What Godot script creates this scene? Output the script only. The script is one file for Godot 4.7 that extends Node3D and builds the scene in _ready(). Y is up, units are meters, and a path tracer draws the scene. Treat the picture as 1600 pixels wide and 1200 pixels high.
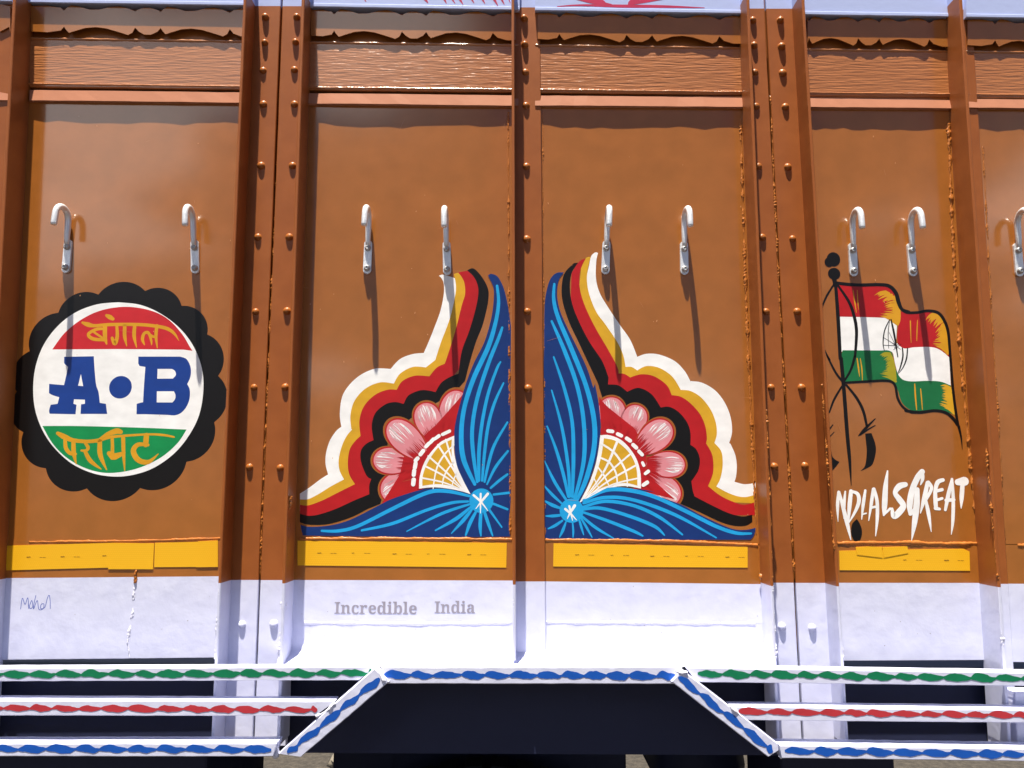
extends Node3D
# The painted side of a goods truck, seen square on in steep noon sun. Sizes in lists are millimetres on the truck's side.

const STEP := 0.00004   # thickness of one coat of paint
var M = {}
var rng = RandomNumberGenerator.new()
var nz = FastNoiseLite.new()
var truck: Node3D
var white_y = 1.4175
var lav_y = 2.6165

# ---------------------------------------------------------------- helpers
func c8(r, g, b) -> Color:
	return Color(r / 255.0, g / 255.0, b / 255.0)

func noise_tex(seed_, freq, octaves, c0, c1, size = 512, w = 0) -> NoiseTexture2D:
	var n = FastNoiseLite.new()
	n.seed = seed_
	n.noise_type = FastNoiseLite.TYPE_SIMPLEX_SMOOTH
	n.frequency = freq
	n.fractal_octaves = octaves
	var t = NoiseTexture2D.new()
	t.width = size if w == 0 else w
	t.height = size
	t.seamless = true
	t.noise = n
	if c0 != null:
		var g = Gradient.new()
		g.set_color(0, c0)
		g.set_color(1, c1)
		t.color_ramp = g
	return t

func enamel(col: Color, rough := 0.36, bump = null, amount := 0.0, uvs := Vector3.ONE, spec := 0.42) -> StandardMaterial3D:
	var m = StandardMaterial3D.new()
	m.albedo_color = col
	m.roughness = rough
	m.metallic_specular = spec
	m.uv1_triplanar = true
	m.uv1_world_triplanar = true
	m.uv1_scale = uvs
	if bump != null:
		m.heightmap_enabled = true
		m.heightmap_texture = bump
		m.heightmap_scale = amount
	return m

func holder(called, parent) -> Node3D:
	var o = Node3D.new()
	o.name = called
	parent.add_child(o, true)
	return o

func keep(called, mesh, mat, parent) -> MeshInstance3D:
	var o = MeshInstance3D.new()
	o.name = called
	o.mesh = mesh
	if mat != null:
		o.material_override = mat
	parent.add_child(o, true)
	return o

func cr(a, b, c, d, t):
	return 0.5 * (2.0 * b + (c - a) * t + (2.0 * a - 5.0 * b + 4.0 * c - d) * t * t + (3.0 * b - a - 3.0 * c + d) * t * t * t)

func smooth(p: Array, k: int, sub := 6) -> Array:   # rows of k numbers -> Array of PackedFloat32Array rows
	var n: int = p.size() / k
	var out = []
	for i in n:
		var row = []
		if i == n - 1 or n == 2:
			for q in k:
				row.append(float(p[i * k + q]))
			out.append(row)
			continue
		for s in sub:
			row = []
			for q in k:
				row.append(cr(float(p[max(i - 1, 0) * k + q]), float(p[i * k + q]), float(p[(i + 1) * k + q]), float(p[min(i + 2, n - 1) * k + q]), s / float(sub)))
			out.append(row)
	return out

func outline(segs: Array, sub := 6) -> PackedVector2Array:
	if not segs[0] is Array:
		segs = [segs]
	var out = PackedVector2Array()
	for s in segs:
		for r in smooth(s, 2, sub):
			var v = Vector2(r[0], r[1])
			if out.size() == 0 or out[out.size() - 1].distance_to(v) > 0.25:
				out.append(v)
	while out.size() > 3 and out[0].distance_to(out[out.size() - 1]) < 0.25:
		out.remove_at(out.size() - 1)
	return out

func tri(st: SurfaceTool, a: Vector3, b: Vector3, c: Vector3) -> void:
	st.add_vertex(a)
	st.add_vertex(b)
	st.add_vertex(c)

func quad(st: SurfaceTool, a, b, c, d) -> void:
	tri(st, a, b, c)
	tri(st, a, c, d)

func fresh(group := -1) -> SurfaceTool:
	var st = SurfaceTool.new()
	st.begin(Mesh.PRIMITIVE_TRIANGLES)
	st.set_smooth_group(group)
	return st

func flat_poly(st: SurfaceTool, pts: PackedVector2Array, z: float, called := "") -> void:
	var idx = Geometry2D.triangulate_polygon(pts)
	if idx.is_empty():
		print("no triangles: ", called)
	for i in range(0, idx.size(), 3):
		var a = pts[idx[i]]
		var b = pts[idx[i + 1]]
		var c = pts[idx[i + 2]]
		if (b - a).cross(c - a) > 0.0:
			var h = b
			b = c
			c = h
		tri(st, Vector3(a.x, a.y, z * 1000.0) * 0.001, Vector3(b.x, b.y, z * 1000.0) * 0.001, Vector3(c.x, c.y, z * 1000.0) * 0.001)

# a coat of paint bounded by smooth lines
func fill(parent, called, mat, layer, segs, z0 := 0.0) -> MeshInstance3D:
	var st = fresh()
	flat_poly(st, outline(segs), z0 + layer * STEP, called)
	st.generate_normals()
	return keep(called, st.commit(), mat, parent)

func fills(parent, called, mat, layer, list: Array, z0 := 0.0) -> MeshInstance3D:
	var st = fresh()
	for s in list:
		flat_poly(st, outline(s), z0 + layer * STEP, called)
	st.generate_normals()
	return keep(called, st.commit(), mat, parent)

func brush(st: SurfaceTool, p: Array, z: float) -> void:   # rows x, y, width
	var rows = smooth(p, 3, 7)
	var n = rows.size()
	var l = []
	var r = []
	for i in n:
		var a = Vector2(rows[max(i - 1, 0)][0], rows[max(i - 1, 0)][1])
		var b = Vector2(rows[min(i + 1, n - 1)][0], rows[min(i + 1, n - 1)][1])
		var d = (b - a).normalized()
		var nn = Vector2(-d.y, d.x) * rows[i][2] * 0.5
		var c = Vector2(rows[i][0], rows[i][1])
		if i == 0 or i == n - 1:   # rounded ends
			var sgn = -1.0 if i == 0 else 1.0
			var fan = []
			for k in 7:
				var an = PI * k / 6.0
				fan.append(c + nn * cos(an) + d * sgn * rows[i][2] * 0.5 * sin(an))
			for k in range(1, 6):
				tri(st, v3(fan[0], z), v3(fan[k], z), v3(fan[k + 1], z))
		l.append(c + nn)
		r.append(c - nn)
	for i in n - 1:
		quad(st, v3(l[i], z), v3(l[i + 1], z), v3(r[i + 1], z), v3(r[i], z))

func v3(p: Vector2, z: float) -> Vector3:
	return Vector3(p.x * 0.001, p.y * 0.001, z)

func strokes(parent, called, mat, layer, list: Array, z0 := 0.0) -> MeshInstance3D:
	var st = fresh()
	var k = 0
	for s in list:
		brush(st, s, z0 + layer * STEP + (k % 6) * 0.000005)
		k += 1
	st.generate_normals()
	return keep(called, st.commit(), mat, parent)

# a straight section bar: quad is left/right at its start and right/left at its end; paint changes at given heights
func bar(parent, called, q: Array, z0: float, z1: float, mats: Array, ch := 0.0013, n := 28, wob := 0.0004) -> MeshInstance3D:
	var tl = Vector2(q[0], q[1]) * 0.001
	var tr = Vector2(q[2], q[3]) * 0.001
	var br = Vector2(q[4], q[5]) * 0.001
	var bl = Vector2(q[6], q[7]) * 0.001
	var ts = []
	for i in n + 1:
		ts.append(i / float(n))
	var cuts = []
	for e in mats:
		if e[0] != null:
			var t: float = (tl.y - e[0]) / (tl.y - bl.y)
			cuts.append(clampf(t, 0.0001, 0.9999))
			ts.append(cuts[-1])
	ts.sort()
	var rings = []
	for t in ts:
		var l: Vector2 = tl.lerp(bl, t)
		var r: Vector2 = tr.lerp(br, t)
		var s = (r - l).normalized()
		var kk: float = t * 37.0 + l.x * 11.0
		var j = Vector2(s.x, s.y) * nz.get_noise_2d(kk * 9.0, 3.0) * wob
		var j2 = Vector2(s.x, s.y) * nz.get_noise_2d(kk * 9.0, 60.0) * wob
		var jz = nz.get_noise_2d(kk * 7.0, 120.0) * wob * 0.3
		l += j
		r += j2
		var zz = z1 + jz
		rings.append([Vector3(l.x, l.y, z0), Vector3(l.x, l.y, zz - ch), Vector3(l.x + s.x * ch, l.y + s.y * ch, zz), Vector3(r.x - s.x * ch, r.y - s.y * ch, zz), Vector3(r.x, r.y, zz - ch), Vector3(r.x, r.y, z0)])
	var mesh = ArrayMesh.new()
	var k = 0
	for sec in mats.size():
		var st = fresh()
		var used = false
		var t_end: float = cuts[sec] if sec < cuts.size() else 1.0
		if k == 0:
			for v in range(1, 5):
				tri(st, rings[0][0], rings[0][v], rings[0][v + 1])
		while k < ts.size() - 1 and ts[k + 1] <= t_end + 0.000001:
			if ts[k + 1] - ts[k] > 0.0000001:
				used = true
				for v in 5:
					quad(st, rings[k][v], rings[k][v + 1], rings[k + 1][v + 1], rings[k + 1][v])
				quad(st, rings[k][5], rings[k][0], rings[k + 1][0], rings[k + 1][5])
			k += 1
		if k >= ts.size() - 1:
			for v in range(1, 5):
				tri(st, rings[-1][0], rings[-1][v + 1], rings[-1][v])
		if used:
			st.generate_normals()
			st.set_material(mats[sec][1])
			st.commit(mesh)
	return keep(called, mesh, null, parent)

# a lumpy run of weld along points x, y (mm)
func bead(parent, called, mat, p: Array, z: float, r: float, rough := 0.5, flat_z := 1.0) -> MeshInstance3D:
	var path = smooth(p, 2, 4)
	var pts = [Vector2(path[0][0], path[0][1])]
	for row in path:
		var v = Vector2(row[0], row[1])
		var d: float = pts[-1].distance_to(v)
		var steps = int(d / maxf(r * 650.0, 1.6))
		var from: Vector2 = pts[-1]
		for s in range(1, steps + 1):
			pts.append(from.lerp(v, s / float(steps)))
	var st = fresh(0)
	var rings = []
	for i in pts.size():
		var d: Vector2 = (pts[min(i + 1, pts.size() - 1)] - pts[max(i - 1, 0)]).normalized()
		var side = Vector2(-d.y, d.x)
		var ring = []
		var swell = clampf(0.75 + nz.get_noise_2d(pts[i].x * 0.45 + 90.0, pts[i].y * 0.45) * 1.6 * rough, 0.12, 1.5)
		var sway = nz.get_noise_2d(pts[i].x * 0.9, pts[i].y * 0.9 + 300.0) * r * 600.0 * rough
		for k in 8:
			var an = TAU * k / 8.0
			var rr = r * swell * (1.0 + rough * nz.get_noise_3d((pts[i].x + side.x * cos(an) * r * 1000.0) * 4.5, (pts[i].y + side.y * cos(an) * r * 1000.0) * 4.5, sin(an) * r * 4500.0) * 1.3)
			ring.append(Vector3((pts[i].x + side.x * sway) * 0.001 + side.x * cos(an) * rr, (pts[i].y + side.y * sway) * 0.001 + side.y * cos(an) * rr, z + sin(an) * rr * flat_z))
		rings.append(ring)
	for i in rings.size() - 1:
		for k in 8:
			var k2 = (k + 1) % 8
			quad(st, rings[i][k], rings[i + 1][k], rings[i + 1][k2], rings[i][k2])
	for k in range(1, 7):
		tri(st, rings[0][0], rings[0][k], rings[0][k + 1])
		tri(st, rings[-1][0], rings[-1][k + 1], rings[-1][k])
	st.generate_normals()
	return keep(called, st.commit(), mat, parent)

# a sheet lofted through rows of points (all rows the same count), one depth per row
func sheet(parent, called, mat, rows: Array, zs: Array, smoothed := true, bow := 0.0) -> MeshInstance3D:
	var st = fresh(0 if smoothed else -1)
	var g = []
	for i in rows.size():
		var line = []
		for k in range(0, rows[i].size(), 2):
			var f = k / float(rows[i].size() - 2)
			var zz: float = zs[i] + bow * (sin(f * PI) * 0.6 + nz.get_noise_2d(rows[i][k] * 0.35, i * 3.0) * 0.9) * (1.0 if i > 0 and i < rows.size() - 1 else 0.0)
			line.append(Vector3(rows[i][k] * 0.001, rows[i][k + 1] * 0.001, zz))
		g.append(line)
	for i in g.size() - 1:
		for k in g[0].size() - 1:
			quad(st, g[i][k], g[i][k + 1], g[i + 1][k + 1], g[i + 1][k])
	st.generate_normals()
	return keep(called, st.commit(), mat, parent)

func spread(q: Array, n: int) -> Array:   # n+1 points from (x0,y0) to (x1,y1)
	var out = []
	for i in n + 1:
		out.append(lerpf(q[0], q[2], i / float(n)))
		out.append(lerpf(q[1], q[3], i / float(n)))
	return out

func box(parent, called, mat, lo: Vector3, hi: Vector3) -> MeshInstance3D:
	return bar(parent, called, [lo.x * 1000, hi.y * 1000, hi.x * 1000, hi.y * 1000, hi.x * 1000, lo.y * 1000, lo.x * 1000, lo.y * 1000], lo.z, hi.z, [[null, mat]], 0.004, 6, 0.0)

func prism(parent, called, mat, pts: PackedVector2Array, z0: float, z1: float, ch := 0.0006) -> MeshInstance3D:
	var st = fresh()
	var ins = Geometry2D.offset_polygon(pts, -ch * 1000.0)
	var top: PackedVector2Array = pts
	flat_poly(st, top, z1, called)
	var n = pts.size()
	for i in n:
		var a = pts[i]
		var b = pts[(i + 1) % n]
		quad(st, v3(a, z0), v3(b, z0), v3(b, z1), v3(a, z1))
	st.generate_normals()
	return keep(called, st.commit(), mat, parent)

func lathe(profile: Array, n := 14, group := 0) -> ArrayMesh:   # rows radius, z ; axis +z
	var st = fresh(group)
	for i in profile.size() - 1:
		for k in n:
			var a = TAU * k / n
			var b = TAU * (k + 1) / n
			var p0 = Vector3(cos(a) * profile[i][0], sin(a) * profile[i][0], profile[i][1])
			var p1 = Vector3(cos(b) * profile[i][0], sin(b) * profile[i][0], profile[i][1])
			var p2 = Vector3(cos(b) * profile[i + 1][0], sin(b) * profile[i + 1][0], profile[i + 1][1])
			var p3 = Vector3(cos(a) * profile[i + 1][0], sin(a) * profile[i + 1][0], profile[i + 1][1])
			if profile[i][0] < 0.000001:
				tri(st, p0, p2, p3)
			elif profile[i + 1][0] < 0.000001:
				tri(st, p0, p1, p2)
			else:
				quad(st, p0, p1, p2, p3)
	st.generate_normals()
	return st.commit()

func tube(st: SurfaceTool, path: Array, radii: Array, n := 10) -> void:
	var rings = []
	var up = Vector3(1, 0, 0)
	for i in path.size():
		var d: Vector3 = (path[min(i + 1, path.size() - 1)] - path[max(i - 1, 0)]).normalized()
		var s = up
		var t = d.cross(s).normalized()
		s = t.cross(d).normalized()
		var ring = []
		for k in n:
			var an = TAU * k / n
			ring.append(path[i] + (s * cos(an) + t * sin(an)) * radii[i])
		rings.append(ring)
	for i in rings.size() - 1:
		for k in n:
			var k2 = (k + 1) % n
			quad(st, rings[i][k], rings[i][k2], rings[i + 1][k2], rings[i + 1][k])
	for k in range(1, n - 1):
		tri(st, rings[0][0], rings[0][k + 1], rings[0][k])
		tri(st, rings[-1][0], rings[-1][k], rings[-1][k + 1])

# ---------------------------------------------------------------- the truck's recurring pieces
func bolts(stile, mat, p: Array, z: float, small := 1.0) -> void:
	for i in range(0, p.size(), 2):
		var high: bool = p[i + 1] > 2480.0
		var v = rng.randi() % 2
		var key = "bolt%d%d" % [v, int(high)]
		if not M.has(key):
			var h = 0.0085 if high else 0.0056
			var r = 0.0068 if v == 0 else 0.0073
			M[key] = lathe([[r * 1.12, 0.0], [r * 1.1, 0.0009], [r, 0.0012], [r * 0.97, h * 0.45], [r * 0.75, h * 0.8], [r * 0.4, h * 0.97], [0.0, h]])
		var o = keep("bolt", M[key], mat, stile)
		o.position = Vector3(p[i] * 0.001, p[i + 1] * 0.001, z)
		o.scale = Vector3.ONE * small * rng.randf_range(0.93, 1.06)
		o.rotation = Vector3(rng.randf_range(-0.06, 0.06), rng.randf_range(-0.06, 0.06), rng.randf() * TAU)

func trim(parent, p: Array) -> void:
	var pts = PackedVector2Array()
	for i in range(0, p.size(), 2):
		pts.append(Vector2(p[i], p[i + 1]))
	prism(parent, "scalloped_trim", M.brown, pts, 0.0075, 0.0100)

func make_hook() -> Node3D:
	var h = Node3D.new()
	h.name = "rope_hook"
	truck.add_child(h, true)
	var plate = PackedVector2Array()
	for k in 9:
		var a = PI + PI * k / 8.0
		plate.append(Vector2(cos(a) * 8.2, 8.2 + sin(a) * 8.2))
	for k in 9:
		var a = PI * k / 8.0
		plate.append(Vector2(cos(a) * 8.0, 64.0 + sin(a) * 7.0))
	prism(h, "base_plate", M.steel, plate, -0.0005, 0.0048)
	var st = fresh(0)
	var path = []
	var rad = []
	for r in [[56, 7.0, 4.4], [66, 8.4, 5.2], [78, 9.0, 5.8], [92, 9.0, 6.0], [106, 9.4, 6.1]]:
		path.append(Vector3(0, r[0] * 0.001, r[1] * 0.001))
		rad.append(r[2] * 0.001)
	for k in range(1, 12):
		var a = PI - PI * k / 12.0
		path.append(Vector3(0, 0.108 + sin(a) * 0.0215, 0.0312 + cos(a) * 0.0215))
		rad.append(0.0062)
	for r in [[106, 53.0], [97, 53.8], [88, 54.6], [84.5, 54.9], [84, 54.9]]:
		path.append(Vector3(0, r[0] * 0.001, r[1] * 0.001))
		rad.append(0.0062 if r[0] > 85 else (0.0056 if r[0] > 84.2 else 0.0045))
	tube(st, path, rad, 12)
	st.generate_normals()
	keep("hook_bar", st.commit(), M.steel, h)
	for y in [11.0, 54.0]:
		var s = keep("screw", M.screw_mesh, M.steel_dull, h)
		s.position = Vector3(0.0, y * 0.001, 0.0046)
		s.rotation.z = rng.randf() * TAU
	return h

func ribbon(rail, mat, q: Array, z: float, hh: float, lens: float) -> void:   # a painted twisting band along a rail, x0 y0 x1 y1 in mm
	var a = Vector2(q[0], q[1])
	var b = Vector2(q[2], q[3])
	var d = (b - a).normalized()
	var nn = Vector2(-d.y, d.x)
	var total = a.distance_to(b)
	var st = fresh()
	var s = 0.0
	var prev_u = a
	var prev_l = a
	var first = true
	while s < total - 8.0:
		var len = minf(lens * rng.randf_range(0.82, 1.14), total - s)
		var amp = hh * rng.randf_range(0.85, 1.1)
		var skew = rng.randf_range(0.38, 0.5)
		for k in 13:
			var f = k / 12.0
			var ff = pow(f, log(0.5) / log(skew))
			var prof = pow(sin(PI * clampf(ff, 0.0, 1.0)), 0.9)
			var off = sin(TAU * f) * hh * 0.16 + nz.get_noise_2d(s + f * len, q[1]) * hh * 0.25
			var th = amp * (0.25 + 0.66 * prof) + nz.get_noise_2d((s + f * len) * 6.0, q[1] + 40.0) * 0.35
			var c = a + d * (s + f * len) + nn * off
			var u = c + nn * th
			var l = c - nn * th * 0.9
			if not first and k > 0:
				quad(st, v3(prev_l, z), v3(prev_u, z), v3(u, z), v3(l, z))
			prev_u = u
			prev_l = l
			first = false
		s += len
	st.generate_normals()
	keep("painted_ribbon", st.commit(), mat, rail)

func petal(parent, called, base: Vector2, tip: Vector2, w: float, layer: float, halo := 1.0) -> void:
	var d = tip - base
	var n = Vector2(-d.y, d.x).normalized()
	var shapes = []
	for s in [[1.045, 1.05], [1.0, 1.0], [0.97, 0.9]]:
		var p = PackedVector2Array()
		for k in 25:
			var a = PI * k / 24.0 - PI * 0.5
			var along = (sin(a) * 0.5 + 0.5)
			var wide = cos(a)
			p.append(base + d * (along * s[0]) + n * wide * w * s[1] * (0.72 + 0.28 * along))
		for k in range(1, 24):
			var a = PI * 0.5 + PI * k / 24.0
			var along = (sin(a) * 0.5 + 0.5)
			p.append(base + d * (along * s[0]) + n * cos(a) * w * s[1] * (0.72 + 0.28 * along))
		shapes.append(p)
	var k2 = 0
	var root: MeshInstance3D = null
	for p in shapes:
		var st = fresh()
		flat_poly(st, p, (layer + k2) * STEP, called)
		st.generate_normals()
		var o = keep("petal", st.commit(), [M.brown_flat, M.red, M.pink][k2], parent)
		k2 += 1
	# dragged dry brush strokes, white towards the tip and red towards the base
	var stw = fresh()
	var stp = fresh()
	var str_ = fresh()
	for i in 46:
		var u = rng.randf_range(-0.7, 0.7)
		var lift = sqrt(1.0 - u * u)
		var f1 = 0.5 + 0.43 * lift * rng.randf_range(0.9, 1.0)
		var f0 = f1 - rng.randf_range(0.12, 0.42)
		var wd = rng.randf_range(0.8, 2.4)
		var p0 = base + d * f0 + n * w * u * 0.62
		var p1 = base + d * ((f0 + f1) * 0.5) + n * w * u * 0.74
		var p2 = base + d * f1 + n * w * u * 0.66
		brush(stp if i % 3 else stw, [p0.x, p0.y, wd * 0.15, p1.x, p1.y, wd, p2.x, p2.y, wd * 0.6], (layer + 3) * STEP + (i % 7) * 0.000005)
		var g1 = rng.randf_range(0.18, 0.42)
		var q0 = base + d * 0.02 + n * w * u * 0.6
		var q1 = base + d * g1 * 0.6 + n * w * u * 0.75
		var q2 = base + d * g1 + n * w * u * 0.8
		brush(str_, [q0.x, q0.y, 1.8, q1.x, q1.y, 1.2, q2.x, q2.y, 0.1], (layer + 4) * STEP + (i % 7) * 0.000005)
	stw.generate_normals()
	stp.generate_normals()
	str_.generate_normals()
	keep("brush_strokes", stw.commit(), M.art_white, parent)
	keep("brush_strokes", stp.commit(), M.pale_pink, parent)
	keep("brush_strokes", str_.commit(), M.red, parent)

func blob(c: Array, rx: float, ry: float, rot := 0.0) -> Array:
	var out = []
	for k in 17:
		var a = TAU * k / 16.0
		var v = Vector2(cos(a) * rx, sin(a) * ry).rotated(rot)
		out.append(c[0] + v.x)
		out.append(c[1] + v.y)
	return out

func scallops(cusps: Array, bulge: float) -> Array:
	var out = []
	var n: int = cusps.size() / 2
	for i in n:
		var a = Vector2(cusps[i * 2], cusps[i * 2 + 1])
		var b = Vector2(cusps[(i * 2 + 2) % (n * 2)], cusps[(i * 2 + 3) % (n * 2)])
		var ch = b - a
		var out_n = Vector2(-ch.y, ch.x)   # to the left of travel, outward for a clockwise ring
		var h = bulge * ch.length()
		var r = (ch.length() * ch.length() / 4.0 + h * h) / (2.0 * h)
		var c = (a + b) * 0.5 + out_n.normalized() * (h - r)
		var a0 = (a - c).angle()
		var a1 = (b - c).angle()
		var da = wrapf(a1 - a0, -PI, PI)
		var seg = []
		for k in 9:
			var v = c + Vector2.from_angle(a0 + da * k / 8.0) * r
			seg.append(v.x)
			seg.append(v.y)
		out.append(seg)
	return out

func sky_image() -> Image:
	var w = 768
	var h = 384
	var im = Image.create(w, h, false, Image.FORMAT_RGBF)
	var n = FastNoiseLite.new()
	n.seed = 9217
	n.noise_type = FastNoiseLite.TYPE_SIMPLEX_SMOOTH
	n.frequency = 0.5
	n.fractal_octaves = 4
	for y in h:
		var th = PI * (y + 0.5) / h
		var up = cos(th)
		for x in w:
			var ph = TAU * (x + 0.5) / w
			var d = Vector3(sin(ph) * sin(th), up, -cos(ph) * sin(th))
			var col: Color
			if up > 0.0:
				var t = pow(1.0 - up, 3.0)
				col = Color(0.022, 0.046, 0.115).lerp(Color(0.10, 0.12, 0.15), t)
				var p = Vector2(d.x, d.z) / (up + 0.12)
				var v = n.get_noise_2d(p.x * 1.5, p.y * 1.5)
				var k = smoothstep(0.25, 0.4, v) * smoothstep(0.02, 0.16, up)
				col = col.lerp(Color(0.95, 0.96, 0.98), k * 0.9)
			else:
				col = Color(0.16, 0.145, 0.12)
			im.set_pixel(x, y, col)
	return im

# ---------------------------------------------------------------- the scene
func _ready() -> void:
	rng.seed = 4471
	nz.seed = 7
	nz.noise_type = FastNoiseLite.TYPE_SIMPLEX_SMOOTH
	nz.frequency = 0.05
	nz.fractal_octaves = 2

	var cam = Camera3D.new()
	cam.name = "camera"
	cam.fov = 51.07
	cam.near = 0.05
	cam.far = 400.0
	cam.position = Vector3(0, 1.585, 1.6)
	cam.rotation = Vector3(deg_to_rad(7.8), 0, deg_to_rad(0.3))
	add_child(cam)
	cam.current = true

	var env = Environment.new()
	env.background_mode = Environment.BG_SKY
	var sky = Sky.new()
	var pano = PanoramaSkyMaterial.new()
	pano.panorama = ImageTexture.create_from_image(sky_image())
	sky.sky_material = pano
	env.sky = sky
	env.tonemap_mode = Environment.TONE_MAPPER_LINEAR
	env.tonemap_exposure = 2.6
	env.sdfgi_enabled = true
	env.ssao_enabled = true
	env.ssil_enabled = true
	var we = WorldEnvironment.new()
	we.name = "world_environment"
	we.environment = env
	add_child(we)

	var sun = DirectionalLight3D.new()
	sun.name = "sun"
	sun.light_energy = 1.6
	sun.light_color = Color(1.0, 0.965, 0.9)
	sun.light_angular_distance = 0.5
	sun.shadow_enabled = true
	add_child(sun)
	sun.look_at_from_position(Vector3(-0.4, 5.0, 1.0), Vector3.ZERO, Vector3(0, 0, 1))

	build_materials()
	build_ground()

	truck = Node3D.new()
	truck.name = "painted_truck"
	add_child(truck)
	truck.set_meta("label", "brown goods truck with hand painted side panels, lavender white base and silver rope hooks")
	truck.set_meta("category", "truck")
	build_body()
	build_top()
	build_stiles()
	build_hooks()
	build_rails()
	build_underside()
	paint_emblem()
	paint_flower_left()
	paint_flower_right()
	paint_flag()
	paint_words()
	build_tapes()

func build_materials() -> void:
	var peel = noise_tex(3, 0.035, 3, null, null, 512)
	var dents = noise_tex(21, 0.006, 2, null, null, 512)
	M.dents = dents
	M.brown = enamel(Color.WHITE, 0.26, noise_tex(5, 0.008, 6, null, null, 1024), 0.03, Vector3.ONE * 1.3)
	M.brown.albedo_texture = noise_tex(9, 0.011, 5, c8(153, 93, 35), c8(167, 101, 41), 1024)
	M.ledge = enamel(c8(176, 120, 94), 0.3, noise_tex(5, 0.02, 4, null, null, 512), 0.03, Vector3.ONE * 2.0)  # paler and pinker than the side paint: sky sheen put into the albedo
	M.brown_stile = M.brown.duplicate()
	M.brown_stile.roughness = 0.4
	M.brown_stile.albedo_texture = noise_tex(10, 0.011, 5, c8(144, 79, 33), c8(158, 89, 39), 1024)
	M.brown.clearcoat_enabled = true
	M.brown.clearcoat = 1.0
	M.brown.clearcoat_roughness = 0.1
	M.brown_flat = enamel(c8(155, 90, 37), 0.36, null, 0.0)
	M.bead_brown = enamel(c8(172, 103, 44), 0.33, peel, 0.05, Vector3.ONE * 7.0)
	M.wood = enamel(Color.WHITE, 0.33, noise_tex(14, 0.02, 5, null, null, 1024), 0.075, Vector3(0.7, 8.0, 4.0))
	M.wood.albedo_texture = noise_tex(15, 0.02, 4, c8(164, 102, 56), c8(178, 113, 65), 512)
	M.wood.clearcoat_enabled = true
	M.wood.clearcoat = 1.0
	M.wood.clearcoat_roughness = 0.16
	M.white = enamel(Color.WHITE, 0.34, noise_tex(6, 0.013, 5, null, null, 1024), 0.04, Vector3.ONE * 1.8)
	M.white.albedo_texture = noise_tex(19, 0.01, 5, c8(203, 206, 232), c8(215, 218, 240), 1024)
	M.rough_white = enamel(Color.WHITE, 0.4, noise_tex(31, 0.02, 4, null, null, 1024), 0.12, Vector3.ONE * 3.0)
	M.rough_white.albedo_texture = M.white.albedo_texture
	M.bead_white = enamel(c8(224, 225, 242), 0.35, peel, 0.05, Vector3.ONE * 7.0)
	M.lavender = enamel(c8(178, 190, 232), 0.34, peel, 0.01, Vector3.ONE * 3.0)
	var brushed = noise_tex(77, 0.014, 5, c8(234, 234, 234), c8(255, 255, 255), 512)
	for e in [["art_white", 254, 254, 255], ["yellow", 222, 170, 42], ["red", 188, 28, 34], ["black", 15, 11, 10], ["navy", 21, 54, 122], ["sky_blue", 32, 168, 236],
			["pink", 230, 146, 156], ["pale_pink", 232, 178, 186], ["letter_blue", 26, 64, 148], ["emblem_red", 206, 40, 48], ["emblem_green", 18, 146, 80], ["gold", 222, 160, 34],
			["flag_green", 26, 114, 66], ["ribbon_green", 16, 124, 84], ["ribbon_red", 190, 56, 66], ["ribbon_blue", 24, 88, 186], ["grey_ink", 158, 154, 168], ["pen_blue", 92, 110, 190], ["rim_red", 196, 54, 92], ["khaki", 172, 160, 36]]:
		M[e[0]] = enamel(c8(e[1], e[2], e[3]), 0.34, peel, 0.006, Vector3.ONE * 2.0)
		M[e[0]].albedo_texture = brushed
		M[e[0]].uv1_scale = Vector3(2.2, 3.4, 3.0)
	M.steel = enamel(c8(232, 234, 238), 0.3, peel, 0.03, Vector3.ONE * 9.0)
	M.steel.metallic = 0.35
	M.steel_dull = enamel(c8(176, 176, 178), 0.42, peel, 0.04, Vector3.ONE * 9.0)
	M.steel_dull.metallic = 0.5
	M.screw_mesh = lathe([[0.0066, 0.0], [0.0066, 0.0022], [0.0061, 0.0044], [0.0046, 0.0068], [0.0028, 0.0078], [0.0016, 0.0062], [0.0, 0.006]], 12)
	M.tape = enamel(c8(232, 172, 22), 0.42, null, 0.0, Vector3.ONE)
	M.tape.albedo_texture = tape_texture()
	M.tape.albedo_color = Color.WHITE
	M.tape.uv1_scale = Vector3.ONE * 8.0
	M.under = enamel(c8(30, 36, 66), 0.6, peel, 0.05, Vector3.ONE * 2.0)
	M.rubber = enamel(c8(34, 36, 38), 0.75, peel, 0.08, Vector3.ONE * 4.0)
	M.soil = enamel(Color.WHITE, 0.9, noise_tex(41, 0.03, 5, null, null, 1024), 1.2, Vector3.ONE * 0.9)
	M.soil.albedo_texture = noise_tex(42, 0.02, 5, c8(44, 40, 35), c8(72, 66, 58), 1024)
	M.stone = enamel(c8(118, 110, 97), 0.85, peel, 0.3, Vector3.ONE * 3.0)

func tape_texture() -> ImageTexture:
	var s = 256   # one repeat is 125 mm of tape: a fine honeycomb of beads
	var im = Image.create(s, s, false, Image.FORMAT_RGB8)
	for y in s:
		for x in s:
			var row = int(y / 8.0)
			var u = fposmod(x / 8.0 + 0.5 * (row % 2), 1.0) - 0.5
			var v = y / 8.0 - row - 0.5
			var k = clampf(1.15 - 2.2 * sqrt(u * u + v * v), 0.0, 1.0)
			im.set_pixel(x, y, c8(232, 174, 26).lerp(c8(240, 184, 34), k))
	return ImageTexture.create_from_image(im)

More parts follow.
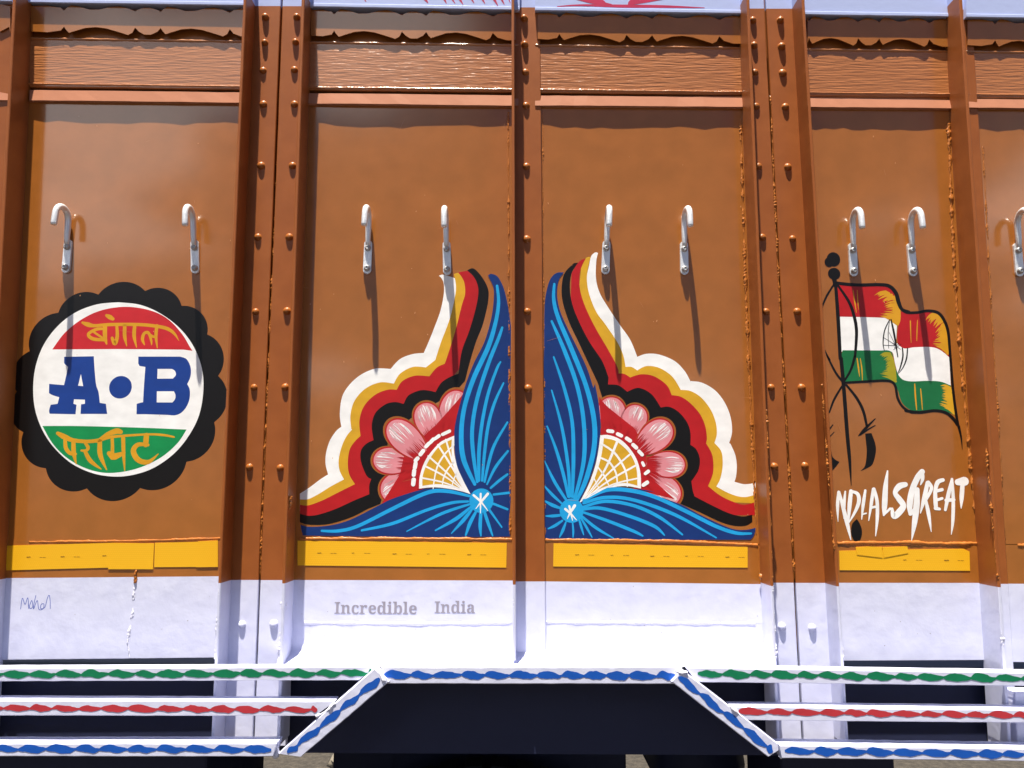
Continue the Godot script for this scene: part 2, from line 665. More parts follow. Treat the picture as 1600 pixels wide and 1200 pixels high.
func build_ground() -> void:
	var g = PlaneMesh.new()
	g.size = Vector2(240, 240)
	var o = keep("ground", g, M.soil, self)
	o.set_meta("kind", "structure")
	o.set_meta("label", "dry grey brown earth under and around the truck")
	var spots = [[-0.78, -3.3, 0.22, "largest pale stone on the lit earth behind the left diagonal rail"], [-0.50, -3.25, 0.09, "long pale stone behind the truck beside the largest stone"],
		[-0.41, -3.6, 0.07, "small pale pebble left of the tyre on the lit earth"], [0.52, -3.4, 0.1, "flat pale stone in the lit gap right of the wheel arch"], [1.05, -3.2, 0.06, "pebble on the lit earth under the right diagonal rail"], [1.75, -3.15, 0.09, "pale stone on the earth under the right blue ribbon rail"]]
	for s in spots:
		var st = fresh(0)
		var n = 9
		var rings = []
		for i in 6:
			var ring = []
			for k in n:
				var a = TAU * k / n
				var r: float = s[2] * sin(PI * (i + 0.35) / 5.7) * (1.0 + 0.5 * nz.get_noise_3d(cos(a) * 40 + s[0] * 90, i * 22.0, sin(a) * 40))
				ring.append(Vector3(cos(a) * r * 1.3, s[2] * 0.75 * (i / 5.0) - 0.02, sin(a) * r))
			rings.append(ring)
		for i in 5:
			for k in n:
				quad(st, rings[i][k], rings[i + 1][k], rings[i + 1][(k + 1) % n], rings[i][(k + 1) % n])
		for k in range(1, n - 1):
			tri(st, rings[5][0], rings[5][k], rings[5][k + 1])
			tri(st, rings[0][0], rings[0][k + 1], rings[0][k])
		st.generate_normals()
		var so = keep("stone", st.commit(), M.stone, self)
		so.position = Vector3(s[0], 0, s[1])
		so.set_meta("label", s[3])
		so.set_meta("category", "stone")
		so.set_meta("group", "stones on the earth behind the truck")

func build_body() -> void:
	# sheet steel between the stiles, and the lower sheets under them
	for q in [[-1043.8, 2412.5, -550.7, 2415.3, -559.1, 1487.9, -1024.5, 1485.5], [-438.5, 2415.9, 13, 2418.4, 16.6, 1493.3, -442.8, 1491], [37.4, 2418.5, 483.7, 2421, 492.4, 1490.9, 46.7, 1493.5], [586.5, 2421.6, 930.2, 2423.5, 930.7, 1493.1, 607.7, 1492.7], [943.7, 2423.6, 1322.7, 2425.7, 1291.3, 1492.5, 948.3, 1493.2], [-1489.5, 2410, -1165.4, 2411.9, -1149.5, 1484.9, -1499.7, 1483.1]]:
		bar(truck, "side_panel", q, -0.003, 0.0, [[null, M.brown]], 0.0005, 2, 0.0)
	for q in [[-1029.5, 1489.2, -559.3, 1495.3, -562.1, 1271.9, -1040.3, 1264.8], [-442.8, 1494.7, 16.6, 1495.8, 18.5, 1339.2, -442.2, 1338], [46.7, 1496, 492.1, 1488.4, 496.5, 1340.4, 51.8, 1339.4], [607.5, 1492.7, 916.7, 1493.1, 917.7, 1274.7, 631.4, 1272], [934.1, 1491.9, 1290.9, 1492.5, 1291.9, 1270.6, 935.9, 1271.2], [-1500, 1485.5, -1149.8, 1487.3, -1163.4, 1265.2, -1506.9, 1263.5]]:
		bar(truck, "lower_sheet", q, -0.003, 0.0008, [[white_y, M.brown], [null, M.white]], 0.0005, 4, 0.0)
	# rolled bottom edges of the two sheets that stop short of the rail
	for p in [[-1040.9, 1268.2, -857, 1271.5, -734.3, 1273.3], [-722, 1273.4, -565, 1276.6], [633.2, 1277.9, 777, 1278.6, 918.5, 1280.5]]:
		bead(truck, "rolled_edge", M.white, p, -0.0072, 0.0085, 0.03)
	# flared shelf over the wheel arch
	for e in [[[-442.1, 1338.1, 32, 1339.3], [-442.2, 1311.8, 32.1, 1313], [-442.5, 1296.5, 32.1, 1297.7], [-442, 1286.6, 32.1, 1287.8], [-439.8, 1279.3, 31.9, 1280.5], [-436.6, 1274.8, 31.5, 1276], [-431.4, 1268.4, 31, 1270.7]], [[33.9, 1339.3, 496.4, 1340.5], [34, 1313, 497.9, 1314.2], [34, 1297.7, 498.3, 1300.1], [33.9, 1287.8, 496.5, 1290.2], [33.7, 1280.5, 494, 1282.8], [33.3, 1276, 490.1, 1278.3], [32.8, 1270.7, 491.3, 1271.9]]]:
		var rows = []
		for r in e:
			rows.append(spread(r, 14))
		sheet(truck, "flared_shelf", M.white, rows, [0.0006, 0.0004, 0.0007, 0.0035, 0.0145, 0.036, 0.0615], true, 0.0002)
	# weld runs
	for e in [[[-942, 1487.2, -787, 1489.2, -674.5, 1492.2, -568.3, 1496.5], 0.0032], [[-414.2, 1496, -198.8, 1497.2, 1.6, 1497], 0.004], [[66.7, 1496.1, 252.1, 1495.8, 377.3, 1492.7, 482.3, 1488.4], 0.004], [[637.7, 1492.8, 753, 1494.7, 853.1, 1492.7, 913.3, 1494.3], 0.0046], [[990.7, 1491, 1128.3, 1490.4], 0.004]]:
		bead(truck, "weld_bead", M.bead_brown, e[0], 0.0007, e[1], 0.28, 0.42)
	for p in [[-400.3, 1337, -195.2, 1336.8, -0.1, 1339], [69.1, 1340.6, 249.5, 1340.3, 472, 1340.2]]:
		bead(truck, "weld_bead", M.bead_white, p, 0.0004, 0.005, 0.2, 0.3)
	bead(truck, "weld_bead", M.bead_white, [-730.1, 1408.9, -731.1, 1350.9, -736.4, 1303, -730.4, 1269.8], 0.0004, 0.0026, 0.7, 0.45)
	bead(truck, "weld_bead", M.bead_brown, [-729.5, 1435.6, -730.2, 1410.1], 0.0008, 0.003, 0.7)
	for e in [[[-11.1, 2382.5, -7.8, 2042.4, -4.9, 1752.5, -2.2, 1506.8], 0.002], [[61.7, 2382.9, 63, 2029.3, 65.6, 1740, 66.7, 1503.5], 0.0015], [[478, 2370.9, 476.3, 2045, 477.9, 1755, 480.5, 1509.3], 0.0028], [[915.4, 2366.2, 905.9, 2074.4, 906.8, 1809, 912.7, 1554.9, 917.4, 1499.2], 0.0038], [[983.9, 2310, 975.4, 1967.2, 970.3, 1680.9, 963.5, 1432.1], 0.0022]]:
		bead(truck, "weld_bead", M.bead_brown, e[0], 0.0, e[1], 0.6, 0.5)

func build_top() -> void:
	# recess, plank, mouldings, ledge and rim for each bay
	var bays = [[-1041.2, 2631.5, -565.5, 2634.2], [-441.7, 2634.9, 9.4, 2637.4], [45.2, 2637.6, 491.1, 2640.2], [626, 2640.9, 942.6, 2642.7], [970.2, 2642.9, 1234.6, 2644.4], [-1406.8, 2629.4, -1079.7, 2631.3]]
	bar(truck, "added_top_beam", [-1694.2, 2720.5, -1699.6, 2759.8, 1441.6, 2777.7, 1437.4, 2738.4], -0.09, -0.0045, [[null, M.lavender]], 0.002, 2, 0.0)  # unseen beam added above the rim to keep sun out of the cavity
	bar(truck, "trim_board", [-1524.1, 2688.4, 1348.5, 2682.3, 1330.5, 2503.8, -1504.3, 2528.7], -0.03, -0.0055, [[null, M.brown_flat]], 0.001, 2, 0.0)
	bar(truck, "added_backing_wall", [-1693.8, 2717.5, 1437, 2735.3, 1280.8, 1277.6, -1494.6, 1263.6], -0.09, -0.066, [[null, M.brown_flat]], 0.001, 2, 0.0)  # backing added behind the boards to stop light leaking through gaps
	for q in [[-1021.5, 2431.4, -1030.9, 2540.6, -559.4, 2536.7, -554.1, 2428.2], [-432.6, 2428.2, -436.8, 2536, 9.8, 2531.9, 10.3, 2425.6], [45.4, 2425.1, 45.2, 2532.1, 486.2, 2528, 482.6, 2422.5], [614.8, 2421.1, 619.4, 2525.8, 934.9, 2523.2, 927.7, 2419.3], [951.9, 2418.7, 959.3, 2522.6, 1220.3, 2519.7, 1210.8, 2417.2], [-1381, 2434.4, -1393.7, 2544.5, -1069.1, 2541.2, -1059.3, 2431.9]]:
		bar(truck, "plank", q, -0.03, 0.004, [[null, M.wood]], 0.002, 24, 0.0005)
	for p in [[-1033.3, 2540.1, -560.6, 2535.5], [-437.8, 2534.7, 9.9, 2530.6], [45.3, 2530.8, 487.2, 2526.7], [620.8, 2524.5, 934.3, 2521.9], [961.5, 2521.3, 1223, 2519.2]]:
		bead(truck, "moulding", M.wood, p, 0.0035, 0.0042, 0.12)
	for p in [[-1024.4, 2437.8, -555.6, 2433.9], [-433.8, 2433.2, 10.3, 2430.6], [45.5, 2430.8, 483.9, 2427.5], [616.5, 2427.5, 927.6, 2424.9], [954.6, 2425.1, 1214.2, 2423.6]]:
		bead(truck, "moulding", M.wood, p, 0.0035, 0.0033, 0.15)
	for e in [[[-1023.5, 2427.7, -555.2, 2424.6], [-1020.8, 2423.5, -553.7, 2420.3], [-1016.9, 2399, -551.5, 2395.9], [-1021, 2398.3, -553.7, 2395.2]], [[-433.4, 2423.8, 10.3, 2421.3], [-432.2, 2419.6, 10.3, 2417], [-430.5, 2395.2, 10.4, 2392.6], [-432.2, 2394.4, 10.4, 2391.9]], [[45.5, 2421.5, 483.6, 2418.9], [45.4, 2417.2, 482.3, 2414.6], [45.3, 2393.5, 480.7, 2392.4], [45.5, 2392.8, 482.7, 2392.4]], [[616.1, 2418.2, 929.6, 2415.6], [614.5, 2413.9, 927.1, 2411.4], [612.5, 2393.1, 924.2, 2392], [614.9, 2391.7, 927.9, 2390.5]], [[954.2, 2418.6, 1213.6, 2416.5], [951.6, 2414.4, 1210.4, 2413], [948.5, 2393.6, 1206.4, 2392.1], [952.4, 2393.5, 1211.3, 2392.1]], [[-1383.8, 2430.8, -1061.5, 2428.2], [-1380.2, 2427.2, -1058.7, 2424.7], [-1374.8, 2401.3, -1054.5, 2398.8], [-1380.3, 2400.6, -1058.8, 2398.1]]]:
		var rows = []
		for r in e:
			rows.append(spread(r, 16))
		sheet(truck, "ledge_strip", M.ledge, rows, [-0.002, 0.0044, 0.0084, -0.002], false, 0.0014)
	trim(truck, [-1030.8, 2611.3, -995.4, 2612.4, -966.6, 2607.7, -959, 2601, -953.4, 2607.6, -944.8, 2613.4, -926.4, 2610.2, -904.6, 2603.4, -883.5, 2603.9, -859.7, 2610.3, -841.6, 2611.6, -823.1, 2607, -812.2, 2602.5, -807.4, 2599.5, -802.3, 2603.8, -789, 2608.8, -775.3, 2608.7, -759.7, 2603.4, -752.8, 2598.9, -747.4, 2605.5, -738.9, 2611.3, -721, 2608.2, -700, 2601.3, -679.4, 2601.9, -656.2, 2608.2, -638.6, 2609.5, -620.6, 2604.9, -610.1, 2600.4, -605.5, 2597.4, -597.9, 2604, -582.3, 2608.2, -566.3, 2605.1, -563.3, 2544.4, -579.1, 2544.5, -595.1, 2550.5, -603.5, 2560.8, -608.8, 2549.2, -617.3, 2544.2, -635.3, 2550.2, -662.2, 2558.5, -684.4, 2561.6, -706.3, 2559.7, -727.8, 2552.6, -739.3, 2548.3, -745.6, 2555, -750.5, 2562.3, -757.5, 2553.6, -770.2, 2547.2, -784.8, 2547.3, -796.2, 2554, -804.9, 2562.9, -810.2, 2551.2, -818.8, 2546.2, -837.4, 2552.3, -865.1, 2560.6, -888, 2563.7, -910.5, 2561.7, -932.6, 2554.7, -944.3, 2550.4, -950.9, 2557, -956, 2564.4, -962.4, 2555.7, -990.3, 2551.6, -1025.8, 2553.4])
	trim(truck, [-432.6, 2605.2, -408.1, 2606.4, -388.3, 2601.8, -383.1, 2595.2, -377.6, 2601.7, -369.1, 2607.5, -351.6, 2604.4, -331.2, 2597.6, -311, 2598.1, -288, 2604.5, -270.7, 2605.8, -253.2, 2601.2, -243, 2596.7, -238.6, 2593.7, -233.5, 2598, -220.7, 2603.1, -207.7, 2602.9, -193.1, 2597.6, -186.8, 2593.2, -181.2, 2599.7, -172.8, 2605.5, -155.7, 2602.4, -135.8, 2595.6, -115.9, 2596.1, -93.3, 2602.5, -76.3, 2603.8, -59.2, 2599.2, -49.3, 2594.7, -45, 2591.7, -35.2, 2598.2, -15.6, 2602.4, 4.1, 2599.3, 4.3, 2538.6, -15.2, 2538.8, -34.8, 2544.8, -44.7, 2555.1, -50.2, 2543.5, -58.6, 2538.5, -75.7, 2544.5, -101.2, 2552.8, -122.4, 2555.9, -143.6, 2554, -164.7, 2546.9, -175.9, 2542.6, -181.7, 2549.2, -186, 2556.6, -193.1, 2547.9, -205.4, 2541.5, -219.3, 2541.6, -229.8, 2548.3, -237.7, 2557.1, -243.2, 2545.5, -251.7, 2540.5, -269.1, 2546.5, -295.3, 2554.8, -317, 2557.9, -338.5, 2555.9, -359.9, 2548.9, -371.3, 2544.6, -377.3, 2551.2, -381.8, 2558.6, -386.4, 2549.9, -405.8, 2545.7, -430.3, 2547.4])
	trim(truck, [50.4, 2600.3, 73.6, 2601.5, 92.1, 2596.9, 96.8, 2590.3, 102.5, 2596.8, 111.1, 2602.6, 128.3, 2599.5, 148.3, 2592.7, 168.3, 2593.2, 191.3, 2599.6, 208.5, 2600.9, 225.6, 2596.3, 235.6, 2591.8, 239.8, 2588.8, 245.4, 2593.2, 259.1, 2598.2, 272.7, 2598, 287.9, 2592.7, 294.3, 2588.3, 300.2, 2594.8, 308.9, 2600.6, 326, 2597.5, 345.9, 2590.7, 366, 2591.2, 389, 2597.6, 406.2, 2598.9, 423.3, 2594.3, 433.2, 2589.8, 437.4, 2586.8, 447.4, 2593.3, 467.1, 2597.5, 486.7, 2594.4, 484.6, 2533.7, 465.1, 2533.9, 445.8, 2540, 436.3, 2550.3, 430.2, 2538.7, 421.5, 2533.7, 404.6, 2539.6, 379.2, 2547.9, 357.8, 2551, 336.4, 2549.1, 314.9, 2542, 303.4, 2537.8, 297.8, 2544.4, 293.7, 2551.7, 285.9, 2543, 272.8, 2536.6, 258.1, 2536.8, 247.3, 2543.4, 239.3, 2552.3, 233.5, 2540.7, 224.8, 2535.6, 207.8, 2541.6, 182.2, 2549.9, 160.9, 2553, 139.5, 2551.1, 118, 2544, 106.6, 2539.8, 100.9, 2546.4, 96.7, 2553.7, 92, 2545, 73.5, 2540.8, 50.5, 2542.5])
	trim(truck, [625.7, 2594.4, 628, 2584.9, 632.5, 2591.4, 639.1, 2597.2, 651.5, 2594.2, 665.9, 2587.4, 680.6, 2588, 697.7, 2594.4, 710.4, 2595.8, 722.8, 2591.2, 729.9, 2586.8, 732.9, 2583.8, 737.6, 2588.1, 749.1, 2593.2, 760.4, 2593.1, 772.7, 2587.8, 777.8, 2583.3, 782.4, 2589.9, 789.1, 2595.7, 801.7, 2592.6, 816.2, 2585.9, 831.1, 2586.5, 848.5, 2592.9, 861.4, 2594.2, 873.8, 2589.7, 881, 2585.2, 884, 2582.3, 893.7, 2588.8, 912.5, 2593, 930.8, 2589.8, 926.6, 2529.3, 908.2, 2529.4, 890.1, 2535.4, 881.6, 2545.7, 876.6, 2534.1, 869.9, 2529.1, 857.6, 2535, 839.1, 2543.2, 823.4, 2546.3, 807.4, 2544.3, 791.1, 2537.2, 782.3, 2532.9, 778.5, 2539.5, 775.7, 2546.8, 769, 2538.1, 757.9, 2531.7, 745.8, 2531.8, 737.2, 2538.5, 730.9, 2547.3, 726.1, 2535.7, 719.6, 2530.6, 707.4, 2536.6, 689, 2544.8, 673.4, 2547.8, 657.7, 2545.8, 641.6, 2538.7, 633.1, 2534.4, 629.2, 2541, 626.4, 2548.3, 623.2, 2536.7])
	trim(truck, [966.3, 2591, 995.7, 2592.1, 1018.8, 2587.5, 1024.1, 2580.8, 1029.3, 2587.4, 1036.7, 2593.2, 1050.3, 2590.1, 1066, 2583.3, 1082.3, 2583.9, 1101.3, 2590.3, 1115.3, 2591.6, 1116, 2588, 1110.9, 2527.4, 1110.4, 2532.5, 1090.3, 2540.7, 1073.3, 2543.8, 1055.8, 2541.8, 1037.9, 2534.7, 1028.4, 2530.4, 1024.3, 2537, 1021.4, 2544.3, 1014.9, 2535.6, 991.2, 2531.5, 962.2, 2533.3])
	trim(truck, [-1205.7, 2613.1, -1192.2, 2614.4, -1180.8, 2609.9, -1177.4, 2603.3, -1172.4, 2607.6, -1159.2, 2612.6, -1145.6, 2612.5, -1129.8, 2607.2, -1122.8, 2602.7, -1121.2, 2607.1, -1116.5, 2612.2, -1111.4, 2612.1, -1105.2, 2606.9, -1102.3, 2602.5, -1099.4, 2609.1, -1094.6, 2614.9, -1083.6, 2611.9, -1074.4, 2610.3, -1068.9, 2549.5, -1072.2, 2563.4, -1084.8, 2556.2, -1091.5, 2551.9, -1095.6, 2558.5, -1098.9, 2565.8, -1101, 2557.1, -1105.3, 2550.6, -1110.8, 2550.7, -1115.5, 2557.3, -1119.4, 2566.1, -1126.2, 2557.4, -1138.6, 2550.9, -1153.3, 2551.1, -1164.8, 2557.8, -1173.8, 2566.6, -1175.7, 2557.9, -1186.1, 2553.6, -1199.9, 2555.2])
	for q in [[-1032.5, 2616, -1043.2, 2739, -565, 2735.7, -558.9, 2611.3], [-439.2, 2609.8, -444.2, 2734.9, 11.6, 2731.5, 12.1, 2604.3], [44.8, 2603.7, 44.6, 2730.2, 491.9, 2726.8, 487.6, 2598.9], [615.2, 2597.4, 620.8, 2726, 941.6, 2721.9, 932.7, 2594.1], [959.8, 2593.5, 968.9, 2720.5, 1229.4, 2719, 1217.5, 2590.6], [-1392, 2619.8, -1406.4, 2744.4, -1078.8, 2738.8, -1067.9, 2617.2]]:
		var rim = bar(truck, "top_rim", q, -0.05, 0.0172, [[null, M.lavender]], 0.0015, 16, 0.0004)
	for q in [[-1031.1, 2613.9, -1031.8, 2622, -558.6, 2617.3, -558.2, 2609.3], [-438.6, 2607.7, -438.9, 2615.8, 12.1, 2610.3, 12.1, 2602.2], [44.7, 2601.7, 44.7, 2609.7, 487.2, 2604.9, 486.9, 2596.9], [614.4, 2595.4, 614.7, 2603.4, 932.1, 2600.1, 931.5, 2592.1], [958.6, 2591.5, 959.2, 2599.5, 1216.7, 2596.6, 1215.9, 2588.6]]:
		bar(truck, "rim_lip", q, 0.016, 0.0192, [[null, M.lavender]], 0.0012, 16, 0.0004)
	# red paint at the lower edge of the lettering on the rim
	strokes(truck, "rim_lettering", M.rim_red, 2, [[-192.1, 2631.9, 9.5, -182.7, 2618, 1.3], [-150.8, 2632.1, 6.9, -143.6, 2617.3, 1.3], [-134.7, 2632.2, 5.2, -125.3, 2617.4, 1.3], [-118.6, 2632.3, 6.9, -108.3, 2615.5, 1.3], [-93.3, 2632.4, 5.2, -84.9, 2618.6, 1.3], [-70.4, 2632.6, 6, -61.9, 2617.7, 1.3], [-45.1, 2632.7, 7.7, -34.4, 2612.9, 1.3], [-29, 2632.8, 6, -20.6, 2616, 1.3], [-320.8, 2631.1, 4.3, -314.5, 2620.3, 1.3], [92.5, 2611.7, 1.7, 143, 2614.9, 4.3, 225.6, 2613.4, 6.9, 317.3, 2612.9, 6, 404.4, 2610.5, 1.3], [133.9, 2633.7, 12.9, 170.6, 2623, 10.3, 207.2, 2616.3, 3.4], [317.8, 2635.7, 12.9, 280.9, 2626.6, 10.3, 244, 2617.5, 4.3], [170.7, 2633.9, 14.6, 188.9, 2619.1, 12.9], [262.6, 2634.4, 14.6, 248.6, 2619.5, 12.9], [-29.2, 2632.8, 3.4, -22.3, 2618.9, 0.9], [-13.2, 2632.9, 3.4, -7.6, 2619, 0.9]], 0.0173)

func paint3() -> Array:
	return [[lav_y, M.lavender], [white_y, M.brown_stile], [null, M.white]]

func build_stiles() -> void:
	var s = holder("stile", truck)
	bar(s, "web_plate", [-1209.5, 2761.2, -1051.7, 2762.1, -980.6, 1110.4, -1142.1, 1109.6], -0.004, 0.006, paint3())
	bar(s, "flange", [-1041.5, 2720.6, -1034.8, 2720.6, -969.4, 1126.9, -975.2, 1126.9], -0.002, 0.062, paint3())
	fills(s, "paint_splash", M.sky_blue, 1, [blob([-992.4, 1561.3], 3.0, 4.0)], 0.0063)

	s = holder("stile", truck)
	bar(s, "web_plate", [-560.3, 2764.9, -500.8, 2765.2, -486.2, 1112.8, -540.5, 1112.6], -0.004, 0.006, paint3())
	bar(s, "web_plate", [-496.6, 2765.2, -439.9, 2765.6, -422.3, 1113.1, -482.6, 1112.8], -0.004, 0.006, paint3())
	bar(s, "flange", [-560.7, 2723.3, -554.7, 2723.3, -538.9, 1129.1, -544.2, 1129], -0.002, 0.062, paint3())
	bar(s, "flange", [-440.4, 2724, -433.8, 2724, -419.1, 1129.7, -424.9, 1129.6], -0.002, 0.062, paint3())
	bolts(s, M.brown_flat, [-530, 2590.6, -528.6, 2532.1, -529.8, 2469.7, -525.5, 2393.7, -523.8, 2258.4, -523, 2104.9, -520.1, 1948.5, -515.8, 1793.5, -516.9, 1634.9], 0.006)
	bolts(s, M.brown_flat, [-463.1, 2591, -463.4, 2533.9, -463.5, 2471.5, -460.3, 2394.1, -458.6, 2258.8, -458.7, 2105.2, -456.6, 1950.2, -453.7, 1794.5, -456.2, 1634], 0.006)
	bolts(s, M.white, [-516.7, 1333.7, -455.3, 1335.2], 0.006)
	bead(s, "weld_bead", M.bead_brown, [-490.7, 2285.6, -490.4, 2160.7, -490.3, 1984.8, -489.6, 1775.1, -488.9, 1597.5, -486.7, 1420.3], 0.003, 0.0016, 0.9)
	bead(s, "weld_bead", M.bead_brown, [-422.9, 1579.2, -423.2, 1501.1, -424.8, 1426.4], 0.05, 0.0028, 0.9)
	bead(s, "weld_bead", M.bead_white, [-424.4, 1415.8, -426, 1342.2, -427.9, 1278.8], 0.05, 0.0032, 0.9)
	bead(s, "weld_bead", M.bead_white, [-544.8, 1407.2, -546.1, 1343.5, -546.2, 1280.5], 0.06, 0.0012, 0.9)

	s = holder("stile", truck)
	bar(s, "web_plate", [-5, 2768.1, 54.6, 2768.4, 67.6, 1272.6, 5.2, 1272.3], -0.004, 0.006, paint3())
	bar(s, "flange", [-6.2, 2726.5, -0.4, 2726.5, 9.8, 1281.1, 4.4, 1281], -0.002, 0.062, paint3())
	bolts(s, M.brown_flat, [21.9, 2590.8, 23.4, 2530.8, 25, 2468.5, 26.5, 2393.9, 27.6, 2260, 28.7, 2103.1, 30.4, 1951.4, 32, 1794.5], 0.006)
	bead(s, "weld_bead", M.bead_white, [4.4, 1415.8, 5.9, 1346.3, 7.4, 1283.3], 0.06, 0.0012, 0.9)

	s = holder("stile", truck)
	bar(s, "web_plate", [482.7, 2770.8, 534, 2771.1, 550.9, 1118, 486.3, 1117.7], -0.004, 0.006, paint3())
	bar(s, "web_plate", [538.1, 2771.2, 601.9, 2771.5, 615.5, 1118.3, 555.1, 1118], -0.004, 0.006, paint3())
	bar(s, "flange", [480.4, 2729.3, 486.5, 2729.3, 491.4, 1134.2, 486.1, 1134.2], -0.002, 0.062, paint3())
	bar(s, "flange", [593.4, 2729.9, 599.4, 2729.9, 616.6, 1134.8, 611.3, 1134.8], -0.002, 0.062, paint3())
	bolts(s, M.brown_flat, [509.5, 2589.1, 510.2, 2532.1, 510.1, 2471.2, 510, 2395.2, 509.9, 2262.7, 512.2, 2109.8, 514.2, 1954, 518.6, 1799, 518.9, 1641.6], 0.006)
	bolts(s, M.brown_flat, [568.2, 2589.4, 568.6, 2529.5, 568.9, 2470.1, 571.2, 2394.1, 571.1, 2261.6, 574.5, 2107.4, 577.2, 1954.4, 579.4, 1798.7, 579, 1643.2], 0.006)
	bolts(s, M.white, [521, 1335.4, 579.4, 1333.3], 0.006)
	bolts(s, M.bead_brown, [485.7, 1429, 614.9, 1432.1], 0.006, 0.7)
	bead(s, "weld_bead", M.bead_brown, [541.5, 2418.7, 541.3, 2207.7, 542.7, 1977, 546.1, 1742, 548.6, 1528.4, 549.2, 1424.4], 0.005, 0.0018, 0.9, 0.5)
	bead(s, "weld_bead", M.bead_brown, [490.1, 1748.6, 489.7, 1578, 488.9, 1429.9], 0.06, 0.0017, 0.95)
	bead(s, "weld_bead", M.bead_white, [488.4, 1418.3, 490.5, 1348.7, 490.3, 1285.8], 0.06, 0.0020, 0.9)
	bead(s, "weld_bead", M.bead_brown, [599.6, 1798.8, 603.7, 1602.6, 610.9, 1430.6], 0.06, 0.0014, 0.95)
	bead(s, "weld_bead", M.bead_white, [610.3, 1418.9, 612.8, 1349.4, 614.4, 1286.4], 0.06, 0.0018, 0.9)

	s = holder("stile", truck)
	bar(s, "web_plate", [924.8, 2773.4, 981.7, 2773.7, 959.6, 1120, 907.7, 1119.8], -0.004, 0.006, paint3())
	bar(s, "flange", [921.8, 2731.8, 928.5, 2731.8, 913.1, 1136.3, 907.2, 1136.3], -0.002, 0.062, paint3())
	bolts(s, M.bead_brown, [925.3, 1551.4, 926.4, 1432.5], 0.006, 0.7)
	bead(s, "weld_bead", M.bead_brown, [908.2, 1677, 908.8, 1556.2, 911.4, 1432.1], 0.06, 0.0017, 0.95)
	bead(s, "weld_bead", M.bead_white, [911.7, 1420.4, 911.1, 1350.9, 911.9, 1285.6], 0.06, 0.0020, 0.9)

func build_hooks() -> void:
	var first = make_hook()
	var spots = [[-912.9, 2028.1, -913.1, 2105.4], [-648.3, 2028.2, -653.7, 2106.8], [-297.5, 2029.4, -296.9, 2107.4], [-133.5, 2028.2, -136.3, 2108.2], [189.3, 2031.3, 193.1, 2108.7], [351, 2030.9, 351.9, 2109.5], [697.1, 2029.4, 697.3, 2108.7], [818.5, 2030, 817.5, 2112], [1036.6, 2031.2, 1036.4, 2110.5]]
	for i in spots.size():
		var h: Node3D = first
		if i > 0:
			h = first.duplicate()
			h.name = "rope_hook"
			truck.add_child(h, true)
		var p: Array = spots[i]
		h.position = Vector3(p[0] * 0.001, p[1] * 0.001, 0.0004)
		h.rotation = Vector3(rng.randf_range(-0.03, 0.03), rng.randf_range(-0.05, 0.05), -atan2(p[2] - p[0], p[3] - p[1]))

